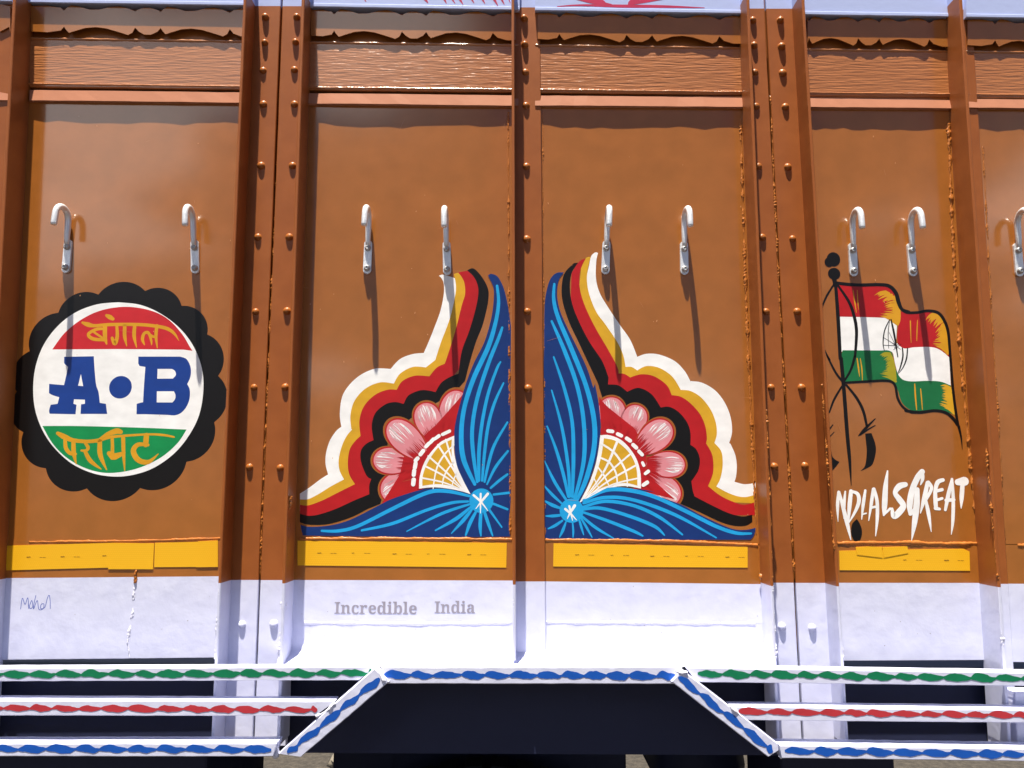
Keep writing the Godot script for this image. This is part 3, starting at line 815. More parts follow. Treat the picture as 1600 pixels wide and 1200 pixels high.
func build_rails() -> void:
	var r = bar(truck, "rail", [-1059.1, 1244.5, -1061.5, 1267.2, -242.7, 1274.2, -274.4, 1250.6], 0.0625, 0.09, [[null, M.white]], 0.0015, 30, 0.0006)
	ribbon(r, M.ribbon_green, [-1060.4, 1256.1, -247, 1263], 0.0904, 7.8, 46.0)
	r = bar(truck, "rail", [-224.6, 1244.8, -233.5, 1274.2, 310.7, 1276.9, 300.7, 1246.9], 0.0625, 0.09, [[null, M.white]], 0.0015, 30, 0.0006)
	ribbon(r, M.ribbon_blue, [-228.4, 1259.8, 298.7, 1261.3], 0.0904, 8.4, 48.0)
	r = bar(truck, "rail", [335.4, 1250.4, 317.6, 1275.9, 1113.4, 1268.7, 1111.1, 1245.4], 0.0625, 0.09, [[null, M.white]], 0.0015, 30, 0.0006)
	ribbon(r, M.ribbon_green, [338.1, 1264.8, 1112.3, 1257.6], 0.0904, 8.2, 46.0)
	r = bar(truck, "rail", [-1044.7, 1189.2, -1047.4, 1215.4, -313.3, 1216.9, -347.8, 1191.6], 0.066, 0.102, [[null, M.white]], 0.0015, 30, 0.0006)
	ribbon(r, M.ribbon_red, [-1046, 1202.3, -343.6, 1202.5], 0.1024, 7.0, 47.0)
	r = bar(truck, "rail", [417.6, 1188.4, 393.3, 1211.7, 1098.3, 1207.6, 1096.1, 1185.8], 0.066, 0.102, [[null, M.white]], 0.0015, 30, 0.0006)
	ribbon(r, M.ribbon_red, [406.7, 1203, 1097.3, 1197.8], 0.1024, 7.0, 46.0)
	r = bar(truck, "rail", [-1029.1, 1123.8, -1031.4, 1145.7, -410.7, 1149.3, -416.4, 1126.3], 0.075, 0.114, [[null, M.white]], 0.0015, 30, 0.0006)
	ribbon(r, M.ribbon_blue, [-1030.5, 1136.6, -419.2, 1138.6], 0.1144, 8.0, 47.0)
	r = bar(truck, "rail", [477.3, 1128.1, 473.7, 1150.5, 1083, 1145, 1080.9, 1123.6], 0.075, 0.114, [[null, M.white]], 0.0015, 30, 0.0006)
	ribbon(r, M.ribbon_blue, [482.3, 1140.9, 1081.9, 1134.3], 0.1144, 8.2, 46.0)
	r = bar(truck, "diagonal_rail", [-244.8, 1273.9, -217.8, 1250.9, -369.2, 1123.3, -410.1, 1128.4], 0.07, 0.1035, [[null, M.white]], 0.0015, 24, 0.0006)
	ribbon(r, M.ribbon_blue, [-234, 1257.4, -393.2, 1129.6], 0.1039, 7.8, 46.0)
	r = bar(truck, "diagonal_rail", [288.6, 1253.5, 309.7, 1273.4, 483.1, 1143.6, 455.4, 1127.3], 0.07, 0.1035, [[null, M.white]], 0.0015, 24, 0.0006)
	ribbon(r, M.ribbon_blue, [300.3, 1262.3, 464.7, 1136], 0.1039, 7.8, 46.0)
	for e in [[[-247.3, 1271.9, -233.1, 1263.1, -223.5, 1249.8], 0.004], [[-312.5, 1214.2, -325.8, 1201, -345.9, 1191.1], 0.0035], [[-416.8, 1143, -414, 1131.2, -418.1, 1121.5], 0.005], [[296.7, 1272.4, 308.1, 1268, 319.8, 1270.3], 0.0042], [[391.6, 1213.4, 402.7, 1202.5, 416, 1189.5], 0.0035], [[478, 1144.2, 484.4, 1133.5, 475, 1123.8], 0.005]]:
		bead(truck, "weld_bead", M.bead_white, e[0], 0.1015, e[1] * 1.15, 0.5)
	# brackets that carry the rails behind them
	bar(truck, "bracket", [928, 1228.6, 981.9, 1228.9, 972.9, 1118.3, 924.4, 1118.1], 0.02, 0.06, [[null, M.white]])
	bar(truck, "bracket", [-1048.1, 1216.3, -999.2, 1216.6, -918, 1126.2, -966.5, 1126], -0.2, -0.18, [[null, M.white]])

func build_underside() -> void:
	box(truck, "deck", M.under, Vector3(-1.9, 1.17, -2.35), Vector3(1.9, 1.245, -0.04))
	box(truck, "chassis_beam", M.under, Vector3(-1.9, 0.875, -0.85), Vector3(1.9, 1.168, -0.75))
	box(truck, "chassis_beam", M.under, Vector3(-1.9, 0.875, -1.65), Vector3(1.9, 1.168, -1.55))
	box(truck, "fuel_tank", M.under, Vector3(-1.5, 0.55, -0.74), Vector3(-0.68, 1.1, -0.3))
	box(truck, "spring_hanger", M.under, Vector3(-0.48, 0.6, -0.9), Vector3(-0.31, 1.0, -0.7))
	box(truck, "tool_box", M.under, Vector3(0.655, 0.6, -0.74), Vector3(0.93, 1.1, -0.45))
	var tank = keep("air_tank", lathe([[0.0, 0.0], [0.1, 0.005], [0.13, 0.03], [0.13, 0.5], [0.1, 0.53], [0.0, 0.535]], 24), M.under, truck)
	tank.position = Vector3(0.535, 0.83, -1.3)
	for k in 2:
		var w = holder("wheel", truck)
		w.scale = Vector3.ONE * 0.9
		w.position = Vector3(-0.06, 0.45, -0.62 if k == 0 else -2.3)
		keep("tyre", lathe([[0.3, 0.02], [0.32, 0.0], [0.44, 0.0], [0.485, 0.03], [0.5, 0.06], [0.5, 0.2], [0.485, 0.23], [0.44, 0.26], [0.32, 0.26], [0.3, 0.24], [0.3, 0.02]], 48), M.rubber, w)
		keep("rim", lathe([[0.0, 0.16], [0.1, 0.19], [0.12, 0.15], [0.22, 0.13], [0.27, 0.2], [0.31, 0.24], [0.31, 0.02], [0.0, 0.02]], 32), M.under, w)
		var st = fresh()
		for i in 44:
			var a = TAU * i / 44.0
			for side in 2:
				var z0 = 0.03 if side else 0.15
				var b = Basis(Vector3(0, 0, 1), a + side * 0.07)
				var lo = Vector3(-0.024, 0.494, z0)
				var hi = Vector3(0.024, 0.514, z0 + 0.085)
				var c = []
				for n in 8:
					c.append(b * Vector3(hi.x if n & 1 else lo.x, hi.y if n & 2 else lo.y, hi.z if n & 4 else lo.z))
				quad(st, c[2], c[3], c[7], c[6])
				quad(st, c[4], c[6], c[7], c[5])
				quad(st, c[0], c[1], c[3], c[2])
				quad(st, c[1], c[5], c[7], c[3])
				quad(st, c[0], c[2], c[6], c[4])
		st.generate_normals()
		keep("tread", st.commit(), M.rubber, w)
	box(truck, "mudguard", M.under, Vector3(-0.32, 0.72, -0.72), Vector3(0.315, 1.16, -0.70))
	box(truck, "inner_skirt", M.under, Vector3(-1.9, 1.09, -0.034), Vector3(1.9, 1.247, -0.028))

func build_tapes() -> void:
	for p in [[-998.9, 1479.7, -780.5, 1486.5, -781.4, 1439.3, -994.6, 1432.7], [-696, 1486.9, -612.5, 1489.5, -611.4, 1441.5, -694.3, 1440.6], [-417.6, 1492.6, -8.7, 1490.4, -9.3, 1443.3, -415.6, 1445.4], [83, 1490, 461.9, 1485.1, 460.5, 1445.7, 82.1, 1445.9], [640.6, 1478.7, 760.6, 1481.4, 883.7, 1483.7, 894.8, 1478.6, 893.2, 1441.9, 639.7, 1441.6]]:
		tape(p, 0.0016)
	for p in [[-780.5, 1486.5, -697.3, 1486, -696.2, 1436.7, -783.4, 1436.3], [-612.1, 1490.3, -573.2, 1492.3, -570.4, 1441.7, -612.7, 1441], [672.8, 1485.6, 698.3, 1487.2, 724.4, 1486.5, 723.2, 1465.9, 674.6, 1471.3], [725.2, 1485.9, 773.9, 1487.8, 774.8, 1474.9, 726.5, 1465.9]]:
		tape(p, 0.0022)
	# worn print along the tape: small dark marks
	var marks = []
	for p in [[-940.2, 1458.6, 5.4], [-873.8, 1459.8, 5.4], [-792.7, 1461.9, 5.4], [-373.8, 1469.2, 5.4], [-308.2, 1469.6, 3.6], [-227.2, 1468.3, 5.4], [-161.6, 1468.6, 3.6], [-81.6, 1467.7, 5.4], [128.9, 1468.4, 5.4], [196.7, 1467.9, 3.6], [275.4, 1466.5, 5.4], [342.3, 1466.9, 3.6], [421.8, 1465.6, 5.4], [848.9, 1461.6, 6.4], [767.7, 1462, 4.2]]:
		marks.append([p[0] - p[2] * 0.6, p[1], p[2] * 0.3, p[0] - p[2] * 0.1, p[1] - 0.4, p[2] * 0.32])
		marks.append([p[0] + p[2] * 0.2, p[1] + 0.3, p[2] * 0.3, p[0] + p[2] * 0.6, p[1], p[2] * 0.26])
		marks.append([p[0] + 22.0, p[1] - 0.3, 0.8, p[0] + 26.0, p[1] - 0.3, 0.8])
		marks.append([p[0] + 28.0, p[1] - 0.3, 0.8, p[0] + 33.0, p[1] - 0.4, 0.8])
	M.ink = enamel(c8(150, 104, 24), 0.5)
	strokes(truck, "tape_print", M.ink, 1, marks, 0.00175)

func tape(p: Array, z: float) -> void:
	var pts = PackedVector2Array()
	for i in range(0, p.size(), 2):
		pts.append(Vector2(p[i], p[i + 1]))
	prism(truck, "reflective_tape", M.tape, pts, 0.0004, z)

func paint_emblem() -> void:
	var e = fill(truck, "painted_emblem", M.black, 1, scallops([-844.6, 1983.8, -749.7, 1991.8, -673.3, 1961.3, -617.8, 1902.3, -591.1, 1817.5, -593.9, 1724, -644.3, 1645.2, -732.7, 1593.1, -837.8, 1591.8, -922.1, 1630.9, -972.9, 1702.2, -993.1, 1783.4, -974.5, 1865.9, -923.2, 1945.6], 0.24))
	fill(e, "white_disc", M.art_white, 2, [-802.8, 1968, -757.8, 1962.9, -714.5, 1944.6, -674.5, 1915, -644.3, 1877.8, -625, 1833.4, -619.2, 1787.4, -625, 1737.6, -643.4, 1696.1, -670.7, 1660.7, -708.1, 1633.2, -746.2, 1619.4, -785, 1615.3, -828.4, 1621.7, -870.8, 1640.1, -906.5, 1669.2, -932.8, 1702.5, -952.1, 1743.8, -960.6, 1787.6, -959.8, 1833.7, -947.6, 1878.2, -922.9, 1916.9, -889.1, 1945.8, -846.3, 1963.2, -802.8, 1968])
	fill(e, "red_segment", M.emblem_red, 3, [[-929, 1869.8, -905.9, 1904.8, -872.1, 1933.6, -833.4, 1951.8, -785.7, 1958.6, -737, 1951.5, -699.7, 1933.7, -669.8, 1904, -652.3, 1877.7, -645.7, 1868.4], [-663.8, 1870.8], [-795.5, 1871.3]])
	fill(e, "green_segment", M.emblem_green, 3, [[-935.8, 1714.7, -863, 1715, -744.8, 1712.5, -648.1, 1709.1], [-648.1, 1709.1, -664.2, 1682.3, -693.8, 1654.7, -731.6, 1635, -770, 1624.7, -808.9, 1623, -848.8, 1633.6, -885.7, 1654.5, -913.3, 1680.9, -935.8, 1714.7]])
	fill(e, "letter", M.letter_blue, 3, [[-903.9, 1854.8, -844.2, 1856.2], [-841.3, 1834.9, -835.4, 1799.8, -829, 1782.9, -824.9, 1761.7], [-812.6, 1759.8], [-808.5, 1739.6], [-861.7, 1739.3], [-862.2, 1758.6, -854.6, 1759.7], [-855.2, 1768, -877.2, 1768.7], [-877.5, 1759.6, -871.3, 1757.6], [-871.7, 1738.6], [-923.5, 1739.4, -925.1, 1746.3, -922.9, 1757.3], [-909.3, 1759.4], [-907, 1772.7, -920.6, 1776.8, -928.3, 1780.9], [-929.5, 1799.5], [-899.4, 1797.1], [-894.2, 1834.2, -902.3, 1841.3, -903.5, 1850.2]])
	fill(e, "letter", M.letter_blue, 3, [[-754.3, 1856, -670.1, 1856.4], [-670.1, 1856.4, -657.6, 1852, -649.7, 1840.6, -646.4, 1828.2, -647.1, 1813.7, -652.4, 1800.5], [-652.4, 1800.5, -647.3, 1791.7, -645.6, 1782.2, -646.4, 1768, -651.7, 1753.7, -661.1, 1742.5, -673, 1737.6, -687.2, 1738.2], [-731.8, 1739.4, -749.9, 1739.3], [-751, 1760.2, -743.4, 1762.4, -738.5, 1763.4], [-738.9, 1800.3, -738.6, 1835], [-750.6, 1837, -753.4, 1842.1]])
	for q in [[[-867.3, 1819.7], [-860.8, 1795.2], [-871.1, 1796.2]], [[-713.8, 1831, -684.8, 1831.1], [-684.8, 1831.1, -678.5, 1827.1, -676.3, 1818.8, -681.6, 1811.6], [-713.2, 1811.1]], [[-712.2, 1785.6, -678, 1785.8], [-678, 1785.8, -674.5, 1778.1, -675, 1769.8, -679.6, 1763.3], [-711.1, 1763.2]]]:
		fill(e, "letter_opening", M.art_white, 4, q)
	fill(e, "dot", M.letter_blue, 3, blob([-785.8, 1793.5], 22.8, 22.8))
	strokes(e, "lettering", M.gold, 4, [[-872.3, 1925.4, 4.7, -861.1, 1921.4, 9.4, -847, 1919, 6.7, -815.1, 1921.6, 6.7, -759.1, 1921.9, 6.7, -722.8, 1918.8, 6.7, -698.4, 1913.2, 7.1, -683.8, 1902.7, 5.1, -674.5, 1889, 0.8], [-824.5, 1940.4, 5.9, -817.8, 1937.1, 9.4, -811.1, 1933.1, 6.7],
		[-826.2, 1919.5, 8.6, -824.5, 1897.1, 8.3, -820.2, 1881.7, 3.5], [-826.5, 1912.6, 4.7, -842.4, 1911.7, 6.7, -858.4, 1901.8, 6.3, -848.9, 1892.1, 7.1, -825.6, 1889.8, 5.9], [-846.7, 1905.1, 4.3, -829.1, 1893.8, 4.3],
		[-802.1, 1918.4, 5.9, -799.7, 1897.2, 7.1, -803.5, 1882.6, 8.3, -809.9, 1893.9, 5.9], [-786.1, 1918.5, 7.1, -784.6, 1897.3, 7.1, -779.2, 1877.8, 2], [-766, 1918.6, 7.1, -765.4, 1897.4, 7.1, -759.1, 1875.1, 2],
		[-743.5, 1880.5, 2.4, -748.2, 1891.4, 6.3, -745.8, 1903.2, 6.3, -737.1, 1904.9, 5.9, -730.5, 1889.5, 4.7, -729.1, 1880.5, 2], [-735.3, 1901.6, 5.1, -725.4, 1896.8, 5.1, -721.7, 1902.5, 4.3], [-720.9, 1919.7, 6.7, -721.4, 1897.6, 6.3, -717.1, 1874.1, 2],
		[-904.4, 1700.6, 6.7, -890.8, 1693.6, 10.6, -872.6, 1686.7, 7.9, -844.9, 1684.4, 7.1, -821.5, 1686.9, 7.1, -798.5, 1693.3, 5.9, -763.3, 1696.7, 4.7, -720.3, 1699.2, 4.3, -692.7, 1697.8, 4.7, -672, 1694, 3.5], [-823.3, 1684.6, 6.7, -804.7, 1698.8, 8.6, -787.5, 1705.2, 11.4, -778.8, 1703.7, 8.6],
		[-888.5, 1688.9, 6.7, -885.5, 1671.3, 7.9, -876, 1660.8, 7.1, -864.9, 1659.3, 4.7], [-871.6, 1684.3, 8.3, -869, 1661.6, 8.6, -862.6, 1640.2, 2.4], [-850.4, 1684.4, 4.7, -841.7, 1672.7, 7.1, -845.1, 1666.4, 5.9, -854.5, 1666.4, 3.9], [-847.4, 1665.6, 6.7, -834.9, 1646.2, 8.3, -812.6, 1629.9, 2.4],
		[-819, 1684.6, 8.6, -816.2, 1658, 9.4, -801.6, 1628.8, 2.4], [-795.4, 1694.1, 6.3, -793.1, 1673.7, 6.7, -792.3, 1652.2, 7.9], [-799.2, 1661.2, 8.6, -789.8, 1655, 13.4, -780.2, 1657.4, 10.6, -769.5, 1662.1, 6.7], [-773.3, 1692.7, 7.9, -770.3, 1662.1, 7.1, -765.5, 1627.1, 2],
		[-727.2, 1696.8, 10.6, -727.5, 1678.8, 10.6], [-722.8, 1678, 5.9, -742.4, 1678.7, 8.6, -751, 1666.1, 10.6, -740.4, 1648.6, 10.6, -719.8, 1644.4, 8.6, -701.2, 1660.5, 1.6]])

func paint_flower_left() -> void:
	var p = holder("painted_corner_flower", truck)
	fill(p, "white_band", M.art_white, 1, [[-417, 1583.9, -398.3, 1596.2, -377.1, 1612.6, -362.9, 1621.7], [-362.9, 1621.7, -368.5, 1641.4, -368.5, 1663.3, -362, 1688.1, -350.2, 1707.5, -340, 1716.4], [-339.5, 1714.3, -343.9, 1743.7, -337.9, 1783.3, -311.8, 1815.8, -277.8, 1833.4, -244.7, 1833.6], [-244.7, 1833.6, -226.4, 1853.7, -201.8, 1863.9, -178.6, 1866.6], [-178.6, 1866.6, -168.8, 1890.4, -156.5, 1923.5, -146.2, 1954.5, -140.2, 1987.9, -140.6, 2010.3, -145.1, 2021.5, -150.7, 2027], [-150.7, 2027, -140.9, 2029.3, -116.8, 2021.6], [-99.2, 2010.5], [-111.1, 1932.6], [-140.9, 1834.2], [-231.2, 1790.3], [-300.7, 1693.9], [-306.7, 1605.2], [-415.9, 1549.5]])
	fill(p, "yellow_band", M.yellow, 2, [[-416.5, 1572.6, -400.2, 1573.2, -378.7, 1584.1, -357.3, 1597.8, -331, 1612.1], [-331, 1612.1, -340.7, 1630.6, -342.8, 1652.4, -336.8, 1679.9, -327.8, 1699.3, -318, 1711], [-319.8, 1711.4, -322.6, 1738.9, -315.3, 1768.6, -293.9, 1793.5, -264.7, 1806.1, -237.5, 1803.7], [-237.5, 1803.7, -225.6, 1823.7, -200.3, 1837.8, -173.6, 1837], [-155, 1852.1], [-155, 1852.1, -145, 1886.2, -134.7, 1914.8, -125.4, 1943.6, -118.3, 1976.9, -115.4, 1999.2, -116.7, 2014.9, -120.2, 2030.6], [-114.8, 2032.8, -108.2, 2034], [-88.4, 2021.8], [-79.4, 1999.4], [-103.7, 1866.7], [-150.9, 1788.3], [-216.8, 1761.2], [-273.3, 1692.6], [-275.9, 1613.5], [-415.6, 1542.4]])
	fill(p, "red_band", M.red, 3, [[-416.1, 1562.3, -399.7, 1561, -372.8, 1570.6, -340.5, 1587, -309, 1602.9], [-309, 1602.9, -321.2, 1622.5, -324.7, 1647.1, -321.4, 1671.8, -310.9, 1688.4, -300.2, 1698.9], [-300.7, 1695.9, -304.2, 1729.2, -295.3, 1758.8, -273.8, 1781.2, -249.5, 1791.2, -231.3, 1791.3], [-231.3, 1791.3, -220.4, 1808.8, -195.9, 1819.9, -166.3, 1819], [-166.3, 1819, -151.8, 1836.6, -135.7, 1844.7], [-135.7, 1844.7, -125.4, 1877.5, -113.1, 1921.5, -102.9, 1965.9, -96.7, 1988.2, -98.1, 2010.5, -103.7, 2023.9, -111.5, 2034], [-101.7, 2036.3, -91.9, 2037.5], [-75.3, 2021.8], [-61.9, 1988.4], [-86.4, 1860.2], [-160.3, 1764.4], [-209, 1744.4], [-261.1, 1675.6], [-268.8, 1603], [-267.7, 1565.6], [-415.2, 1532.4]])
	fill(p, "black_band", M.black, 4, [[-415.4, 1544.8, -398.9, 1540.8, -377.2, 1543.6, -344.9, 1554.6, -309.9, 1570.9, -280.3, 1583.3], [-280.3, 1583.3, -280.8, 1600.9, -277, 1613.2], [-277, 1613.2, -286.8, 1619.9, -298.6, 1647.2, -299.3, 1669.1, -288.7, 1683, -275.1, 1689.9], [-275.2, 1691.1, -279.4, 1719.5, -272.8, 1744.1, -253.6, 1761.5, -234.1, 1766.5, -216.8, 1762.7], [-216.8, 1762.7, -207.4, 1780, -185.4, 1790.1, -168.2, 1790.2, -153.4, 1786.8], [-153.4, 1786.8, -141.4, 1806.7, -121.9, 1819.3, -108.1, 1824.3], [-108.1, 1824.3, -101.6, 1871.1, -87.1, 1912.9, -74.6, 1959.4, -69.6, 1992.8, -73, 2012.9, -81.9, 2028.5, -93, 2038.6], [-93, 2038.6, -82.1, 2043.1, -71.1, 2035.3, -57.8, 2017.4, -49.3, 1997.3, -49.2, 1977.3, -52.9, 1955, -61.2, 1921.8, -73.8, 1888.7, -86.2, 1845, -94.4, 1810.2], [-116.4, 1784.5], [-189.4, 1744.5], [-247, 1695.2], [-244.9, 1617.5], [-258, 1564.7], [-281.9, 1555, -315.2, 1538.1, -358.1, 1525.1, -396.5, 1523.5, -415, 1528.1]])
	var fl = holder("painted_flower", p)
	fill(fl, "flower_base", M.red, 9.5, [[-152.2, 1720.2, -130.5, 1744.9, -96.7, 1784.6], [-95.8, 1715.6, -110.2, 1695.9], [-176.4, 1589], [-224.5, 1576.8, -255.6, 1564.7], [-220.8, 1622.5], [-212.1, 1666.1], [-178.6, 1695.5]])
	var ps = [[-128.8, 1698.2, -105.7, 1792], [-151.6, 1691.8, -180, 1765.3], [-170.5, 1655.7, -246.3, 1726.5], [-194.6, 1645.8, -276, 1652.2], [-191.7, 1622.6, -254.5, 1576.6]]
	var k = 0
	for q in ps:
		petal(fl, "petal", Vector2(q[0], q[1]), Vector2(q[2], q[3]), [36.0, 33.0, 35.0, 32.0, 36.0][k], [5, 6, 10, 7, 5][k])
		k += 1
	fill(fl, "flower_heart", M.red, 15, [[-186.2, 1593.8, -184.8, 1642, -163.6, 1676.1, -120.2, 1708.1], [-105.3, 1698.4], [-158.5, 1666.4, -176.5, 1593.8]])
	strokes(fl, "white_dash", M.art_white, 16, [[-194.1, 1603.1, 8.3, -193.2, 1612.3, 8.8], [-193.4, 1621.6, 8, -192.5, 1630.3, 8], [-191.5, 1635.8, 8, -190.1, 1644.5, 8], [-190.2, 1650, 8, -186.4, 1654.4, 8], [-181.1, 1662.1, 8, -175.7, 1669.3, 8], [-170.4, 1677.6, 7.4, -164.4, 1684.2, 7.4], [-161.7, 1685.9, 7.2, -155.8, 1692.5, 7.4], [-153, 1693.1, 6.6, -144.8, 1699.2, 7.2], [-137.7, 1702, 6.6, -124, 1708.7, 6.6]])
	fan(fl, [[-110.9, 1701, -128.7, 1693.5, -145.1, 1683.8, -169.3, 1653.4, -181, 1620.6, -182.4, 1594.7], [-182.4, 1594.7, -154.6, 1597.6, -124.4, 1595, -97, 1589.7, -80.5, 1584.4], [-80.5, 1584.4, -97.3, 1615.5, -110.2, 1648.2, -114.7, 1675.7, -110.9, 1701]], [[-119.1, 1692.2, -143.7, 1678.3, -163.8, 1650.7, -174.8, 1623.3, -176, 1600.2], [-176, 1600.2, -146.5, 1603.9, -119, 1600.5, -95.7, 1594.4], [-95.7, 1594.4, -111.1, 1620.9, -117.7, 1653.7, -119.6, 1675.6, -119.1, 1692.2]],
		[[-91.5, 1591.1, 1.4, -114.2, 1640, 3.3, -130.9, 1691.6, 3.6], [-91.5, 1591.1, 1.4, -119.6, 1640, 3.6, -146.5, 1681, 3.9], [-92.9, 1591.1, 1.4, -124.9, 1623.6, 3.3, -165.3, 1658.9, 3.6], [-94.3, 1591.7, 1.4, -130.3, 1618.1, 3.3, -172.4, 1639.7, 3.6], [-94.3, 1591.7, 1.1, -132.8, 1606.7, 3, -176.3, 1615.7, 3.3], [-114.8, 1681.2, 2.5, -132.4, 1663.2, 3.3, -145.8, 1641.2, 3.3, -151.7, 1618, 2.8, -154.5, 1594.9, 1.9], [-112.9, 1649.6, 2.5, -126.4, 1633.1, 3, -134.3, 1615.4, 2.8, -136.8, 1597.7, 1.7], [-107.1, 1627.8, 2.2, -114.3, 1612.7, 2.5, -117.6, 1597.8, 1.4]])
	fill(p, "blue_leaves", M.navy, 17, [[-50.3, 2027.6, -43.8, 2031.4, -31.7, 2026.6, -22.9, 2013.1, -16.2, 1995.3, -9.5, 1966.4, -5, 1937.6, -2.8, 1922.1], [-3.7, 1776.1, -2.4, 1692.8, -1.2, 1583.5, -5, 1529.5, -2.2, 1502.8], [-90.4, 1501, -198.9, 1501], [-288.7, 1501.7, -397.4, 1502.8, -408.4, 1505.9, -413.2, 1523.3], [-413.2, 1523.3, -395.3, 1519.4, -357.3, 1522.2, -316.9, 1533.2, -263.2, 1560.4, -236.3, 1574, -195.6, 1587.8, -175.7, 1593.3], [-175.7, 1593.3, -168.2, 1594.8, -132.6, 1595, -105.2, 1591.1, -80.5, 1584.4], [-80.5, 1584.4, -97.3, 1615.5, -110.2, 1648.2, -114.5, 1700.5, -111.4, 1730.9, -102.2, 1770, -92.9, 1803.7], [-92.9, 1803.7, -77.6, 1845, -56.6, 1888.8, -44, 1932.9, -38.9, 1966.2, -38, 1997.4, -42.5, 2013, -50.3, 2027.6]])
	strokes(p, "light_strokes", M.sky_blue, 18, [[-72.5, 1604, 6.3, -95, 1652.2, 9.8, -100.5, 1700.8, 9.3, -95.3, 1754.9, 8.8, -77.4, 1814.5, 9.3, -48.4, 1879.8, 9.3, -33.9, 1930.5, 7.8, -28.2, 1971.4, 6.8, -31.5, 2006.2, 5.4], [-67.7, 1608.8, 5.4, -76.6, 1666.8, 7.8, -78.7, 1715.6, 7.8, -69.5, 1774.8, 7.8, -48.1, 1844.7, 7.8, -28.6, 1895.1, 6.8, -20.4, 1919.4, 4.9], [-64.3, 1611.2, 5.4, -64.9, 1666.9, 7.3, -59.2, 1725.6, 6.8, -47.5, 1784.8, 6.3, -30.7, 1834.7, 5.4, -23.4, 1848.8, 3.4], [-58, 1611.3, 4.9, -53.7, 1666.9, 6.3, -46.9, 1720.7, 6.3, -35, 1765.1, 5.9, -17.1, 1805.9, 3.4], [-53.2, 1608.9, 4.4, -46.2, 1642.7, 5.9, -34.4, 1681.7, 5.9, -8.8, 1726.8, 3.9], [-48.3, 1604.1, 3.4, -31.6, 1638, 5.9, -7.5, 1669.6, 4.4], [-40.9, 1596.9, 4.4, -24.1, 1611.5, 5.4, -8.2, 1623.6, 4.4], [-35, 1584, 4.4, -5.5, 1587.5, 4.9], [-34.9, 1565.8, 4.9, -7.7, 1555.5, 4.4], [-43, 1553.8, 4.9, -18.6, 1520.7, 2.9], [-52.6, 1549, 5.9, -45.1, 1527.7, 6.3, -36.3, 1504, 2.9], [-59.8, 1547.6, 6.3, -61, 1522.8, 6.8, -59.3, 1503.9, 2.9], [-69.5, 1550.4, 4.9, -81.3, 1527.5, 7.3, -89.1, 1504.7, 3.4],
		[-76.8, 1556, 4.4, -93.4, 1534.5, 7.3, -117.1, 1508.3, 2], [-79.2, 1559.9, 4.4, -107.9, 1536.8, 7.3, -148.4, 1513.8, 2.9], [-83.2, 1564.6, 4.4, -137, 1546.2, 5.9, -204.7, 1511.7, 2], [-85.2, 1570.3, 4.4, -118, 1567.3, 5.9, -166, 1553.2, 5.9, -232.9, 1526.7, 6.3, -292.7, 1513.1, 4.4], [-83.4, 1580.9, 4.9, -128, 1590.2, 7.3, -166.7, 1586.7, 7.8, -233.7, 1555.2, 7.3, -300.2, 1521.6, 6.8, -338.4, 1511.9, 6.3, -371.1, 1511.8, 4.4]])
	fill(p, "star_disc", M.sky_blue, 19, blob([-59.1, 1571.9], 23.8, 23.8))
	strokes(p, "white_star", M.art_white, 20, [[-74.5, 1582.5, 4.4, -59.9, 1569.6, 3.9, -46, 1552.2, 1.1], [-46.6, 1585.4, 5, -58.5, 1571, 3.9, -69.8, 1556.1, 1.1], [-60.6, 1585.3, 3.9, -60.7, 1566.9, 3.3, -60.7, 1547.5, 1.4]])

func fan(parent, rim: Array, inner: Array, lines: Array) -> void:
	var f = fill(parent, "painted_fan", M.art_white, 16.5, rim)
	fill(f, "yellow_field", M.yellow, 17.5, inner)
	strokes(f, "lattice", M.art_white, 18.5, lines)

